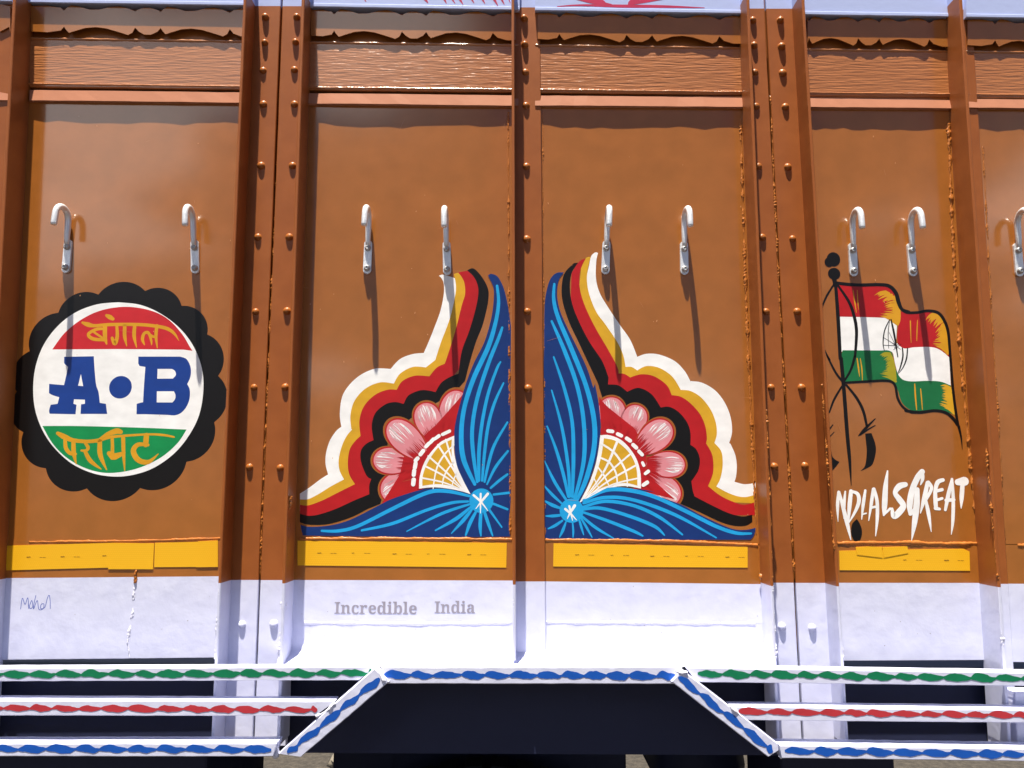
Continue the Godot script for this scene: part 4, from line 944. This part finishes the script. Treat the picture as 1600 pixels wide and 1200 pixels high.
func paint_flower_right() -> void:
	var p = holder("painted_corner_flower", truck)
	fill(p, "white_band", M.art_white, 1, [[175.4, 2076.6, 171.6, 2059.2, 170.8, 2022, 178.2, 1992.5, 194.6, 1963.2, 218, 1926.8, 239, 1895.5, 252.7, 1860.6], [252.4, 1860.8, 271.1, 1867.2, 296.9, 1865.8, 327.7, 1852.8, 347.8, 1832, 358.7, 1811.3], [359.4, 1812.1, 382.2, 1808.7, 407.7, 1793.4, 425.8, 1769.8, 436.7, 1741.5, 439.2, 1711, 432.6, 1687.6], [434.9, 1686.8, 443.6, 1665.9, 446.4, 1645, 444.6, 1624.2, 440.7, 1611.5], [440.7, 1611.5, 457.9, 1607, 471.8, 1607.7, 482.4, 1610.1], [481.4, 1583], [461.5, 1576], [401.9, 1594], [393.2, 1614.7], [405.9, 1651.7], [388.3, 1688.8], [327.4, 1781.1], [320.4, 1780], [237.8, 1815.8], [193.4, 1852.1], [142.7, 1989.4], [157.1, 2051.6, 160.8, 2069, 166.9, 2076.5, 171.8, 2078.5]])
	fill(p, "yellow_band", M.yellow, 2, [[160.8, 2068.5, 155.9, 2051.6, 152.1, 2021.9, 156.6, 1990, 170.6, 1953.4, 189.4, 1926.7, 212.8, 1890.5, 224.3, 1864.1, 228.7, 1840.1], [228.7, 1840.1, 240.5, 1840.2, 252.2, 1833.1], [252, 1833.1, 270.7, 1842.1, 296.4, 1838.5, 321.8, 1821.5, 338.2, 1795.6], [338.2, 1794.2, 358.2, 1791.9, 379.1, 1779, 397.2, 1755.4, 407, 1729.6, 408.7, 1706.2, 403.5, 1688.6], [403.5, 1687.8, 415.8, 1672.7, 418.8, 1654.1, 417, 1633.3, 411.8, 1614.8, 404.5, 1602.1], [404.5, 1602.1, 422.7, 1591.9, 443.2, 1583.9, 461.7, 1581.7, 481, 1586.4], [480.4, 1569.3], [433.6, 1571.3], [378.7, 1591.6], [365.6, 1623.8], [375.8, 1656.2], [360.1, 1681.7], [303.3, 1755], [297.4, 1756.6], [231.2, 1787.3], [187.9, 1820.8], [132.1, 1962.7], [140.2, 2044.1, 148.8, 2064, 154.8, 2068.5]])
	fill(p, "red_band", M.red, 3, [[150, 2065, 140.2, 2044.1, 136.4, 2019.4, 139.8, 1989.9, 151.6, 1955.7, 170.3, 1916.9, 193.6, 1875.9, 212.2, 1840, 214.4, 1826.9], [214.4, 1826.9, 226.2, 1825.8, 237.9, 1818.7], [237.8, 1818.9, 260.1, 1825.3, 285.8, 1821.3, 311.1, 1803.2, 321, 1781.5], [320.3, 1783.4, 339.1, 1780, 357.6, 1767, 375.8, 1745.9, 385.7, 1722.5, 388.6, 1699.1, 386.4, 1686.2], [386.4, 1687.7, 397.1, 1667.9, 400, 1649.4, 398.2, 1626.2, 388.2, 1602.7], [388.2, 1602.7, 410.9, 1584.9, 433.7, 1573.6, 456.6, 1566.8, 479.4, 1571.5], [478.5, 1546.4], [425.9, 1546.2], [355.2, 1577.8], [346.8, 1614.5], [361.6, 1649.2], [343.9, 1683.9], [294, 1718.1], [243.9, 1779.6], [187.6, 1792.2], [117.4, 1941.3], [120.9, 2034.1, 134.3, 2056, 142.7, 2062.7]])
	fill(p, "black_band", M.black, 4, [[134.3, 2056, 120.9, 2034.1, 117.2, 2002, 123, 1965.3, 139.4, 1924, 158.2, 1887.8, 181.6, 1851.8, 194.2, 1818.4], [192.9, 1804.2, 213.4, 1802.7, 231.2, 1789.8], [231.2, 1789.8, 254.5, 1797.7, 280, 1784.9, 297.4, 1759.2], [298.7, 1758.5, 315.1, 1759.7, 333.7, 1749.2, 349.6, 1729.3, 356.1, 1708.2, 355.5, 1683.7], [355.5, 1684, 366.9, 1674.8, 373.4, 1656.2, 370.6, 1635.3, 360.9, 1619.1, 355.4, 1612.2], [355.4, 1612.2, 357.9, 1593.8, 361.1, 1582.4], [361.1, 1582.4, 391.9, 1566.5, 426, 1550.7, 453.5, 1544, 473.2, 1547.5], [473.4, 1535], [472.7, 1532.8, 459.8, 1525.9, 436.7, 1525.8, 409.4, 1533.6, 368.4, 1552.7, 334.1, 1567.4], [311.5, 1591.3], [291.9, 1611.6], [283.1, 1677.3], [238.2, 1738.3], [187.2, 1758.6], [175.1, 1796.9, 171.7, 1808.8, 153.1, 1849.3, 134.5, 1890.1, 115.6, 1931.2, 102.7, 1972.5, 100.4, 2004.4, 106.5, 2034, 125.8, 2055.2]])
	var fl = holder("painted_flower", p)
	fill(fl, "flower_base", M.red, 9.5, [[174.6, 1779.2, 192.4, 1758.6, 243, 1717.8], [267.8, 1677.2], [266.9, 1626.6], [321.5, 1576.7], [261.2, 1591.4, 241.1, 1596.3], [232.2, 1677], [179, 1707.3]])
	var ps = [[209.7, 1710, 192.6, 1779.3], [230, 1699.9, 256.5, 1763.1], [249.9, 1669.5, 317.2, 1727.5], [267.2, 1645.8, 345.4, 1644.2], [266.8, 1622.6, 330.5, 1571.8]]
	var k = 0
	for q in ps:
		petal(fl, "petal", Vector2(q[0], q[1]), Vector2(q[2], q[3]), [34.0, 31.0, 35.0, 31.0, 34.0][k], [5, 6, 10, 7, 5][k])
		k += 1
	fill(fl, "flower_heart", M.red, 15, [[178.9, 1697.1, 179.2, 1717.5, 212.3, 1712.6, 242.5, 1689.8, 259.7, 1651.8, 263.9, 1601.5], [251.2, 1596.4], [232, 1666.9, 186.6, 1699.7]])
	strokes(fl, "white_dash", M.art_white, 16, [[191.8, 1710.8, 7.2, 200.9, 1709.7, 7.2], [210.9, 1704.7, 7.2, 218.3, 1701.3, 7.2], [228.8, 1696.1, 7.7, 235.7, 1691.3, 7.7], [241.4, 1683.4, 7.7, 247.7, 1677.6, 7.7], [252.8, 1670.5, 7.2, 259.1, 1663.9, 7.2], [259.4, 1648.1, 5.8, 261.9, 1642.9, 6.4], [264.8, 1626.6, 6.4, 270.7, 1631.1, 7.2], [260.2, 1604, 7.2, 268.2, 1609.3, 7.7]])
	fan(fl, [[176.3, 1701.9, 194.9, 1702, 221.3, 1690.2, 244.8, 1661.2, 254.8, 1629.7, 255.6, 1597], [255.6, 1597, 222.8, 1602, 183.2, 1595.3, 156.8, 1582.1, 133, 1567.7], [133, 1567.7, 151.7, 1603, 165.2, 1639.7, 172.1, 1671.4, 176.3, 1701.9]], [[183.5, 1696.1, 208.1, 1690.1, 234.2, 1666.4, 247, 1637.5, 248.6, 1602.9], [248.6, 1602.9, 222.9, 1608, 188.5, 1601.8, 159.5, 1588.6, 144.9, 1577.9], [144.9, 1577.9, 165, 1618.7, 177.2, 1658.2, 183.5, 1696.1]],
		[[143.6, 1576.8, 1.3, 183.6, 1631.9, 4.2, 210.7, 1691.5, 4.8], [146.2, 1577.4, 1.3, 188.8, 1624.1, 3.5, 235.5, 1665.1, 3.5], [146.2, 1576.9, 1.3, 188.6, 1609.7, 3.5, 246.6, 1642.8, 3.7], [148.9, 1578.2, 1.3, 199.1, 1604.5, 2.9, 248.8, 1617.1, 3.2], [181.5, 1683.4, 4, 203.8, 1667.6, 4.2, 220.7, 1642.6, 4, 227.8, 1621.7, 3.2, 228.6, 1601.3, 2.1], [177.2, 1656.9, 3.7, 194.3, 1647.8, 4, 206.7, 1626.8, 3.7, 209.1, 1602, 1.9], [171.8, 1637.7, 2.9, 183.5, 1621.4, 3.2, 193.8, 1599.3, 1.6], [162.3, 1618.7, 2.4, 172.7, 1596.5, 1.6]])
	fill(p, "blue_leaves", M.navy, 17, [[105.3, 2035.3, 89.7, 2033.9, 77.6, 2021.5, 70.4, 1999.3, 65.6, 1965, 64.4, 1887.3, 63.7, 1791.6], [64.8, 1618.2, 65.3, 1497.6], [182.2, 1498, 302.2, 1498.1], [321, 1498.2, 468, 1499.2], [472.8, 1503.3, 477.2, 1512.4, 479.2, 1521.9], [479.2, 1521.9, 459.5, 1517.9, 436.5, 1519, 409.2, 1529, 368.3, 1548.1, 334.1, 1566.2, 283.6, 1584.3, 253.7, 1593.3], [283.1, 1590.6, 254.3, 1595.7, 222.7, 1595.5, 188.4, 1591.4, 156.8, 1582.1, 133, 1567.7], [133, 1567.7, 151.7, 1608.2, 168, 1655.5, 175.8, 1703.2, 177.1, 1729.9, 173, 1770, 166.6, 1805.1], [163.3, 1796.8, 150.7, 1837.3, 132, 1878, 113.2, 1916.6, 96.7, 1955.4, 90.8, 1989.6, 94.4, 2019.2, 105.3, 2035.3]])
	strokes(p, "light_strokes", M.sky_blue, 18, [[129.8, 1575.7, 6.6, 147.8, 1615.9, 9.2, 163.5, 1676.6, 9.7, 164, 1732.8, 9.7, 149.1, 1799.8, 9.2, 121.2, 1872.7, 9.2, 92.9, 1941.2, 8.2, 84.2, 1978.4, 7.1, 85.3, 2010.6, 5.1], [124.8, 1578.2, 6.1, 143, 1651.2, 8.2, 143.5, 1727.6, 8.2, 131.1, 1799.7, 8.2, 105.7, 1872.6, 8.2, 79.9, 1933.2, 4.6], [119.8, 1580.7, 5.6, 122.6, 1651.1, 7.6, 120.5, 1727.4, 7.1, 105.4, 1794.4, 6.6, 83.9, 1859.4, 3.6], [114.7, 1580.7, 5.1, 112.4, 1635.9, 6.6, 100, 1717.1, 6.1, 79.7, 1791.6, 3.1], [112.2, 1580.6, 5.1, 102.2, 1625.7, 6.6, 87.2, 1676.2, 5.6, 70.4, 1719.5, 3.1], [107.1, 1575.6, 5.1, 84.5, 1610.6, 6.1, 65.3, 1650.8, 2], [98.9, 1567.5, 3.5, 80.5, 1584.3, 5.8, 65.3, 1601.2, 2.7], [95.7, 1558.4, 4.8, 80.5, 1564.1, 6.9, 65.3, 1572.3, 2.9], [94.9, 1544.2, 5.3, 80.5, 1542.8, 5.8, 67.9, 1542.7, 2.4], [100.1, 1533.9, 4, 85.7, 1524.2, 5.8, 72.6, 1518.2, 2.7], [107.2, 1531.3, 2.9, 101.3, 1515.8, 5.8, 94.8, 1502.2, 2.4], [120.2, 1531.4, 2.9, 121.5, 1514.6, 4, 121.1, 1501.8, 2.1], [133.4, 1535.8, 4, 137.5, 1521.2, 4.8, 141.8, 1507, 2.1], [137.6, 1537.9, 4, 148.4, 1519.9, 4.8, 158.2, 1502, 2.1], [139.4, 1541.8, 4.8, 166.7, 1520, 5.8, 200, 1500.6, 2.4],
		[139.7, 1550.9, 4.6, 189.9, 1533.8, 6.1, 239.9, 1514.2, 6.1, 257.3, 1505.4, 3.6], [139.8, 1555.8, 5.1, 175.1, 1558.5, 6.6, 230.2, 1543.9, 6.6, 280.2, 1524.3, 6.6, 299.9, 1507.1, 3.1], [142.3, 1560.8, 5.1, 185.3, 1572, 6.6, 240.6, 1563.8, 6.6, 290.6, 1541.7, 6.6, 335.1, 1508.3, 3.6], [142.4, 1568.3, 5.6, 185.3, 1579.5, 6.6, 240.8, 1574.8, 6.6, 320.9, 1546.8, 6.6, 401.1, 1502.7, 3.1], [142.4, 1573.3, 5.6, 185.5, 1593.5, 7.6, 231, 1593.8, 8.2, 281.3, 1581.5, 7.6, 341.2, 1554.4, 7.6, 400.7, 1524.9, 7.1, 440.5, 1511.8, 6.6, 469.6, 1511, 4.1]])
	fill(p, "star_disc", M.sky_blue, 19, blob([118.5, 1553.4], 23.6, 23.6))
	strokes(p, "white_star", M.art_white, 20, [[106.2, 1556.4, 4.8, 115.9, 1548.2, 4.2, 128.1, 1535.3, 1.1], [124.6, 1563.2, 5.8, 115.9, 1549.5, 4.2, 109.8, 1537.3, 1.1], [114.1, 1562.1, 4.2, 116.7, 1549.5, 3.7, 120.3, 1534, 1.1]])

func paint_flag() -> void:
	var p = holder("painted_flag", truck)
	fill(p, "white_stripe", M.art_white, 1, [[663.3, 1950.9, 747.6, 1949.3, 782.1, 1939.6], [776.7, 1891.9, 793.2, 1886.8, 815.4, 1889.5, 849.1, 1889.7, 866.8, 1883.2, 882.5, 1866.2], [881.6, 1804.9], [862, 1811.3, 836.3, 1812.5, 797.6, 1811.5, 780.1, 1820, 772.8, 1847.3, 769, 1870.9, 760.2, 1874.8, 736.9, 1874.6], [665.7, 1873.6]])
	fill(p, "red_stripe", M.red, 2, [[663.9, 2013.4, 702, 2009.2, 751.1, 2010.5, 770.5, 2007.6, 783.4, 1993.6, 787.9, 1969.5], [788, 1955.5, 781.4, 1927.2], [781.4, 1927.2, 766.6, 1940.5, 747.3, 1944.4, 665, 1945.9]])
	fill(p, "red_stripe", M.red, 2, [[787.9, 1957.7, 803.9, 1954.8, 827.4, 1955.8, 853.7, 1959.1, 871.2, 1949.3, 881.2, 1924.2, 883.5, 1900.4, 882.3, 1863.6], [882.3, 1863.6, 866.4, 1877.4, 848.7, 1883.9, 815.1, 1883.7, 792.9, 1881, 780.4, 1889.3], [779.7, 1907.8, 784.3, 1931.6]])
	fill(p, "green_stripe", M.flag_green, 2, [[667.8, 1876.6, 759, 1876.5], [747.4, 1877.1, 760.3, 1876.6, 767.7, 1870.9, 770.3, 1849.9, 780.3, 1822.6, 797.8, 1814.1, 836.5, 1815.1, 862.1, 1813.4, 881.7, 1805.7], [886.2, 1745.6], [886.2, 1745.6, 868.2, 1752.4, 832.6, 1754.8, 801.8, 1754.6, 782.2, 1769.5, 774.8, 1795.3, 769.3, 1810.8], [765.5, 1812.5, 742, 1814.2, 699.1, 1812.6, 667.9, 1810.3], [662.8, 1859.8]])
	streaks(p, M.gold, 3, [762.2, 1998.5, 781, 1985.5, 787.4, 1961.5, 786.1, 1939.6, 781.6, 1929.6], [738.2, 1990.3, 749.1, 1975.3, 756.2, 1963.4, 751.7, 1953.4, 747.5, 1947.4], 34)
	streaks(p, M.khaki, 3, [762.5, 1870.3, 768.3, 1855.2, 770.7, 1834.3, 771.4, 1812.1], [742.9, 1866.8, 753.6, 1849.8, 751.5, 1836.8, 737.9, 1825], 30)
	streaks(p, M.gold, 3, [855.9, 1953.2, 872.1, 1942.7, 880.9, 1918.9, 880.9, 1892.5, 879.3, 1868.8], [840.7, 1939.9, 854.1, 1926.7, 860.7, 1908.2, 849.4, 1895, 852.8, 1887.1], 36)
	streaks(p, M.yellow, 3, [879.8, 1801, 882.1, 1782.9, 884, 1764.9, 884.3, 1748.1], [862.8, 1804.8, 863.1, 1790.6, 859.5, 1775.1, 858.7, 1763.4], 26)
	strokes(p, "yellow_lines", M.gold, 4, [[808.6, 1937.6, 2.5, 807.9, 1918.5, 2, 807.3, 1892.6, 0.8], [823.2, 1939.3, 1.5, 820.9, 1918.6, 2, 819, 1896.9, 1.3], [809.3, 1808.4, 2.3, 809.2, 1782.5, 3.1, 809.9, 1756.7, 2], [820.5, 1798.7, 2, 821.2, 1777.4, 2.3, 821.4, 1756.8, 1.5], [695.6, 2001.1, 1.1, 697.8, 1975.1, 2.7, 700, 1954.7, 1], [703.9, 2001.2, 1, 703.9, 1979.1, 1.9, 704.9, 1961.1, 0.8], [696.2, 1860, 2.1, 698, 1840.4, 3, 699.2, 1822.6, 0.8], [702.7, 1860, 1.3, 704.7, 1838.3, 2.5, 704.6, 1815.5, 1.1]])
	strokes(p, "wheel_emblem", M.black, 5, [[766.6, 1940.5, 1.5, 755.1, 1917.6, 2.3, 750.5, 1891.8, 2.3, 752.2, 1876.1, 1.1], [766.6, 1940.5, 1.1, 762, 1911.7, 1.5, 761.2, 1881, 1], [769.5, 1940.5, 2.7, 774.4, 1907.8, 4.2, 778.6, 1863.4, 1.9], [752.7, 1902.7, 1, 775.6, 1888, 1.1], [750.9, 1887.5, 1, 775.5, 1886.4, 1.1], [764.1, 1913.7, 0.8, 776.5, 1884.5, 1.1], [783.2, 1892, 0.8, 772.9, 1882.1, 1], [770.7, 1878.1, 0.8, 787, 1890, 0.8], [789, 1881.5, 2.5, 788.7, 1863.1, 3.1, 781.3, 1839.5, 2.3, 776.1, 1830.4, 0.8], [799.4, 1881.5, 2.3, 796, 1860.5, 2.8, 787.9, 1842.2, 1.8, 776.8, 1828.6, 0.5], [768.9, 1891.9, 1, 785, 1878.8, 0.8]])
	strokes(p, "outline", M.black, 6, [[658.2, 2016.6, 6.5, 702.1, 2012.2, 6.9, 751.2, 2013.1, 6.9, 770.6, 2009.6, 7.6, 782.6, 1995.6, 8.4, 787.2, 1975.5, 8.4, 793.2, 1961.6, 6.9, 806.6, 1956.6, 6.1], [790.2, 1964.9, 6.1, 797.6, 1957.7, 6.1, 806.5, 1954.8, 5.6, 827.4, 1955.8, 5.6, 845.8, 1959, 5.9, 866.4, 1954.6, 6.4, 878.2, 1937.4, 6.4, 883.9, 1913.6, 5.9, 884.6, 1871.5, 5.4, 885.6, 1795.9, 5.4, 888.7, 1744.3, 5.6, 891.7, 1721.2, 4.8], [891.8, 1723.8, 5.6, 895.2, 1699.6, 3.3, 895.6, 1677.9, 1], [668.5, 1810.3, 4.7, 714.1, 1813.1, 5.1, 746.4, 1815, 5.1, 763.4, 1812.5, 5.1, 770.3, 1802.8, 5.1, 773.3, 1780.2, 5.1, 781.8, 1763, 4.9, 796.1, 1752.4, 5.1, 806.7, 1750.9, 5.3], [787.7, 1754.6, 5.6, 814.4, 1751.1, 5.9, 845.4, 1754.9, 5.9, 868.1, 1750.6, 6.4, 882.6, 1737.9, 6.6, 888.2, 1726.4, 3.6]])
	strokes(p, "flag_pole", M.black, 6, [[660.3, 2019.1, 6.5, 662, 1946.9, 7.6, 662.1, 1859.8, 6.9], [663.9, 1859.8, 7.6, 666.4, 1794.7, 7.6, 668.4, 1709, 7.6, 670.6, 1656.1, 6.4, 671.1, 1605.7, 1.3], [658.1, 2027.1, 9.6, 659.3, 2011, 7.6]])
	fills(p, "finial", M.black, 7, [blob([658.6, 2066], 13.8, 15.0)])
	fills(p, "finial", M.black, 8, [blob([658.5, 2035.6], 12.6, 12.4)])
	fills(p, "finial", M.black, 9, [blob([649.1, 2059.9], 9.0, 10.0)])
	for q in [[657.5, 2014, 3.4, 642.2, 1990.8, 4, 632.6, 1970.7, 3.2, 631, 1960.7, 1.1], [663.9, 2013, 4.4, 684.7, 1979, 5.9, 694, 1951.1, 6.5, 698, 1915.3, 6.5, 692.3, 1863.9, 5], [692.1, 1864.4, 5.5, 682.1, 1836, 4.7, 668.1, 1814.2, 3.8], [631.9, 1877.8, 1.5, 636.2, 1865.6, 3.4, 640.6, 1856.8, 4], [635.6, 1866.2, 3.4, 650.7, 1832.5, 4.5, 663.7, 1813.7, 4.5], [662.6, 1802.9, 3.6, 645.8, 1776.3, 4.2, 634.9, 1750.5, 2.8], [671.9, 1805.6, 4.5, 690.9, 1779.8, 5.5, 702.8, 1754, 5.7, 708.2, 1724.6, 4.9], [691.1, 1703.8, 2.1, 704.6, 1717.7, 5.5, 726, 1738.1, 1.7], [694.4, 1704.9, 1.9, 711, 1716.7, 2.8, 725.2, 1724.6, 1.7], [634, 1717.3, 2.8, 640.8, 1725.5, 1.7], [634.6, 1702.9, 1.9, 642.6, 1711, 1.3]]:
		strokes(p, "cord", M.black, 5, [q])
	fill(p, "tassel", M.black, 5, [[704.1, 1708.1, 716.9, 1709.3], [716.9, 1709.3, 723.2, 1688, 723.3, 1671.1, 715.6, 1647.9, 703.5, 1639.4, 690.6, 1634.1], [690.6, 1634.1, 700.6, 1644.6, 705.3, 1671, 705.1, 1688, 704.1, 1708.1]])
	fill(p, "tassel", M.black, 5, [[634.1, 1693.9, 635.7, 1666.4, 641, 1657, 650.3, 1651.7], [650.3, 1651.7, 643.5, 1643.3, 635.5, 1634.4]])
	fill(p, "tassel", M.black, 9, [[678.6, 1540.2, 683.1, 1533, 687.2, 1520.6, 686.5, 1508.3, 681.1, 1495.5], [670.6, 1495.1], [670.2, 1500, 665.9, 1512.3, 668.2, 1528.8, 673.8, 1536]])

# a yellow shade dragged from a fold edge with a half dry brush
func streaks(parent, mat, layer, edge: Array, reach: Array, n: int) -> void:
	var a = smooth(edge, 2, 8)
	var b = smooth(reach, 2, 8)
	var st = fresh()
	for i in n:
		var f = (i + rng.randf_range(0.1, 0.9)) / n
		var p: Array = a[int(f * (a.size() - 1))]
		var q: Array = b[int(f * (b.size() - 1))]
		var k = rng.randf_range(0.35, 1.0) if i % 3 else rng.randf_range(0.8, 1.12)
		var e = Vector2(lerpf(p[0], q[0], k), lerpf(p[1], q[1], k))
		var m = Vector2(lerpf(p[0], q[0], k * 0.5), lerpf(p[1], q[1], k * 0.5) + 2.5)
		brush(st, [p[0], p[1], 5.0, m.x, m.y, rng.randf_range(3.0, 5.0), e.x, e.y, 0.3], layer * STEP + (i % 7) * 0.000005)
	st.generate_normals()
	keep("yellow_shade", st.commit(), mat, parent)

func paint_words() -> void:
	strokes(truck, "painted_lettering", M.art_white, 7, [[645.6, 1592.6, 5.5, 642.2, 1565.9, 6.4, 641.5, 1534.8, 0.8], [646.9, 1592.6, 4.2, 653.1, 1561.8, 7.6, 659.8, 1528.8, 7.6, 664.8, 1500, 1.7], [658.7, 1593.5, 3.4, 654.8, 1566, 6.4, 653.5, 1541.1, 2.1], [670.1, 1594.2, 7.6, 665.7, 1566, 8.1, 662, 1535, 3.4], [672.2, 1593.6, 5.5, 682.9, 1588.6, 7.2, 684.6, 1574.5, 7.6, 676.9, 1555.7, 5.9, 662.7, 1532.9, 2.1], [698.4, 1595.8, 4.7, 692.7, 1568.3, 6.4, 688.2, 1539.6, 1.7], [691.3, 1549.6, 3, 697.7, 1551.3, 3], [714.1, 1598.6, 5.5, 708.8, 1570.4, 6.4, 701.9, 1537.2, 1.7], [715.4, 1598.6, 6.8, 720.4, 1574.6, 6.8, 718.9, 1541.5, 6.4, 713.7, 1507.4, 1.7], [707.7, 1562.1, 4.7, 719.8, 1564.7, 4.7], [744.5, 1634.3, 3, 738.9, 1603.9, 9.3, 734.6, 1566.4, 10.6, 732.1, 1547.7, 3.8], [733.2, 1549.8, 4.7, 745.4, 1560.6, 4.7], [778.3, 1607.9, 9.8, 765.9, 1604.1, 11.9, 757.1, 1591.5, 9.3, 764.4, 1579, 11.5, 771.6, 1566.6, 11.5, 762.9, 1554.1, 12.7, 751.9, 1545.8, 10.6, 749, 1560.2, 5.5],
		[813, 1633.2, 11, 802.8, 1621, 11.5, 790.6, 1595.8, 11.5, 784.3, 1568.7, 11.9, 784, 1550.1, 6.4], [811.9, 1631.5, 9.3, 812.8, 1619, 7.2, 808.2, 1607.4, 2.1], [800.9, 1598, 9.3, 797.6, 1566.7, 12.3, 791.2, 1531.5, 9.8, 783.8, 1499.5, 1.3], [785.3, 1550.1, 5.9, 797.1, 1564.6, 6.4], [822.2, 1611.7, 7.6, 813.2, 1579.3, 8.5, 804.3, 1552.2, 2.1], [823.7, 1611.7, 8.5, 829.2, 1600.2, 6.8, 816.9, 1578.3, 5.9], [816.4, 1577.2, 5.9, 820.3, 1550.3, 7.6, 823.3, 1516.2, 1.3], [853.1, 1617.1, 7.2, 842.3, 1612.4, 8.5, 836.6, 1596.1, 7.6, 835.6, 1575.2, 8.5, 835.7, 1561.7, 7.2], [837.3, 1595, 6.4, 850.2, 1598.2, 6.4], [837, 1577.3, 5.5, 849, 1581.1, 5.5], [834.7, 1561.7, 7.2, 842.6, 1560.3, 5.5], [871, 1618.8, 4.7, 861.7, 1587.9, 8.1, 853.8, 1558.7, 5.5], [871, 1618.8, 5.1, 870.8, 1579.6, 6.8, 867.1, 1538.1, 6.4, 862.3, 1511.3, 1.3], [856.8, 1577.4, 7.2, 871.5, 1578.5, 7.2], [882.4, 1613, 12.7, 895.2, 1614.8, 17.8], [891.5, 1611, 8.5, 887.7, 1583.8, 8.5, 885.1, 1562, 1.7]])
	strokes(truck, "pen_scribble", M.pen_blue, 2, [[-947.6, 1360.1, 1.3, -945.9, 1380.4, 1.3, -939.7, 1368.6, 1.3, -935.6, 1381.3, 1.3, -932.1, 1361, 1.3], [-930.2, 1368.6, 1.3, -927.3, 1376.2, 1.3, -924.6, 1364.4, 1.3, -929.5, 1361, 1.3, -931.8, 1367.8, 1.3], [-920.3, 1385.6, 1.3, -922.5, 1370.8, 1.3, -922.5, 1360.2, 1.3, -916.9, 1376.3, 1.3, -913, 1361.1, 1.3, -908.5, 1358.6, 1.3, -903.6, 1362, 1.3, -903.4, 1369.6, 1.3, -908.5, 1368.7, 1.3, -908.7, 1361.2, 1.3, -901.1, 1363.7, 1.3, -897.4, 1381.5, 1.3, -894.3, 1385.7, 1.3, -891.7, 1375.1, 1.3, -890.5, 1361.2, 1.3]], 0.0008)
	for e in [["Incredible", [-340.8, 1354.2], [-181.9, 1355]], ["India", [-147.3, 1356.4], [-69.4, 1356.8]]]:
		var t = TextMesh.new()
		var font = SystemFont.new()
		font.font_names = PackedStringArray(["Droid Serif"])
		font.font_weight = 700
		t.font = font
		t.text = e[0]
		t.font_size = 64
		t.pixel_size = 0.0005
		t.depth = 0.0002
		t.horizontal_alignment = HORIZONTAL_ALIGNMENT_LEFT
		t.vertical_alignment = VERTICAL_ALIGNMENT_BOTTOM
		var o = keep("stencilled_word", t, M.grey_ink, truck)
		var bb = t.get_aabb()
		var sx: float = (e[2][0] - e[1][0]) * 0.001 / bb.size.x
		o.scale = Vector3(sx, 0.0235 / bb.size.y, 1)
		o.position = Vector3(e[1][0] * 0.001 - bb.position.x * sx, e[1][1] * 0.001 - bb.position.y * 0.0235 / bb.size.y, 0.0011)
	# chipped specks in the top coat
	var chips = []
	for i in 60:
		var q = [rng.randf_range(-920, 880), rng.randf_range(1540, 2380)]
		var r = rng.randf_range(0.3, 0.9)
		chips.append(blob(q, r, r * rng.randf_range(0.8, 3.5), rng.randf_range(-0.4, 0.4)))
	# fine scratches in the enamel
	var scr = []
	for i in 26:
		var a = Vector2(rng.randf_range(-900, 880), rng.randf_range(1560, 2380))
		var d = Vector2.from_angle(rng.randf_range(-0.5, 0.5) + (PI * 0.5 if i % 2 else 0.2)) * rng.randf_range(6, 34)
		scr.append([a.x, a.y, 0.1, a.x + d.x * 0.5 + rng.randf_range(-1, 1), a.y + d.y * 0.5, 0.45, a.x + d.x, a.y + d.y, 0.1])
	M.scratch = enamel(c8(182, 122, 76), 0.5)
	var o3 = strokes(truck, "paint_scratches", M.scratch, 25, scr)
	o3.set_meta("kind", "stuff")
	# specks of dirt on the white sheets
	var specks = []
	for i in 46:
		var q = [rng.randf_range(-960, 930), rng.randf_range(1300, 1410)]
		var r = rng.randf_range(0.25, 0.8)
		specks.append(blob(q, r * rng.randf_range(0.8, 2.0), r, rng.randf_range(-1.5, 1.5)))
	M.speck = enamel(c8(150, 144, 150), 0.7)
	var o4 = fills(truck, "dirt_specks", M.speck, 2, specks, 0.0009)
	o4.set_meta("kind", "stuff")
	M.chip = enamel(c8(205, 150, 104), 0.5)
	var o2 = fills(truck, "paint_chips", M.chip, 24, chips)
	o2.set_meta("kind", "stuff")
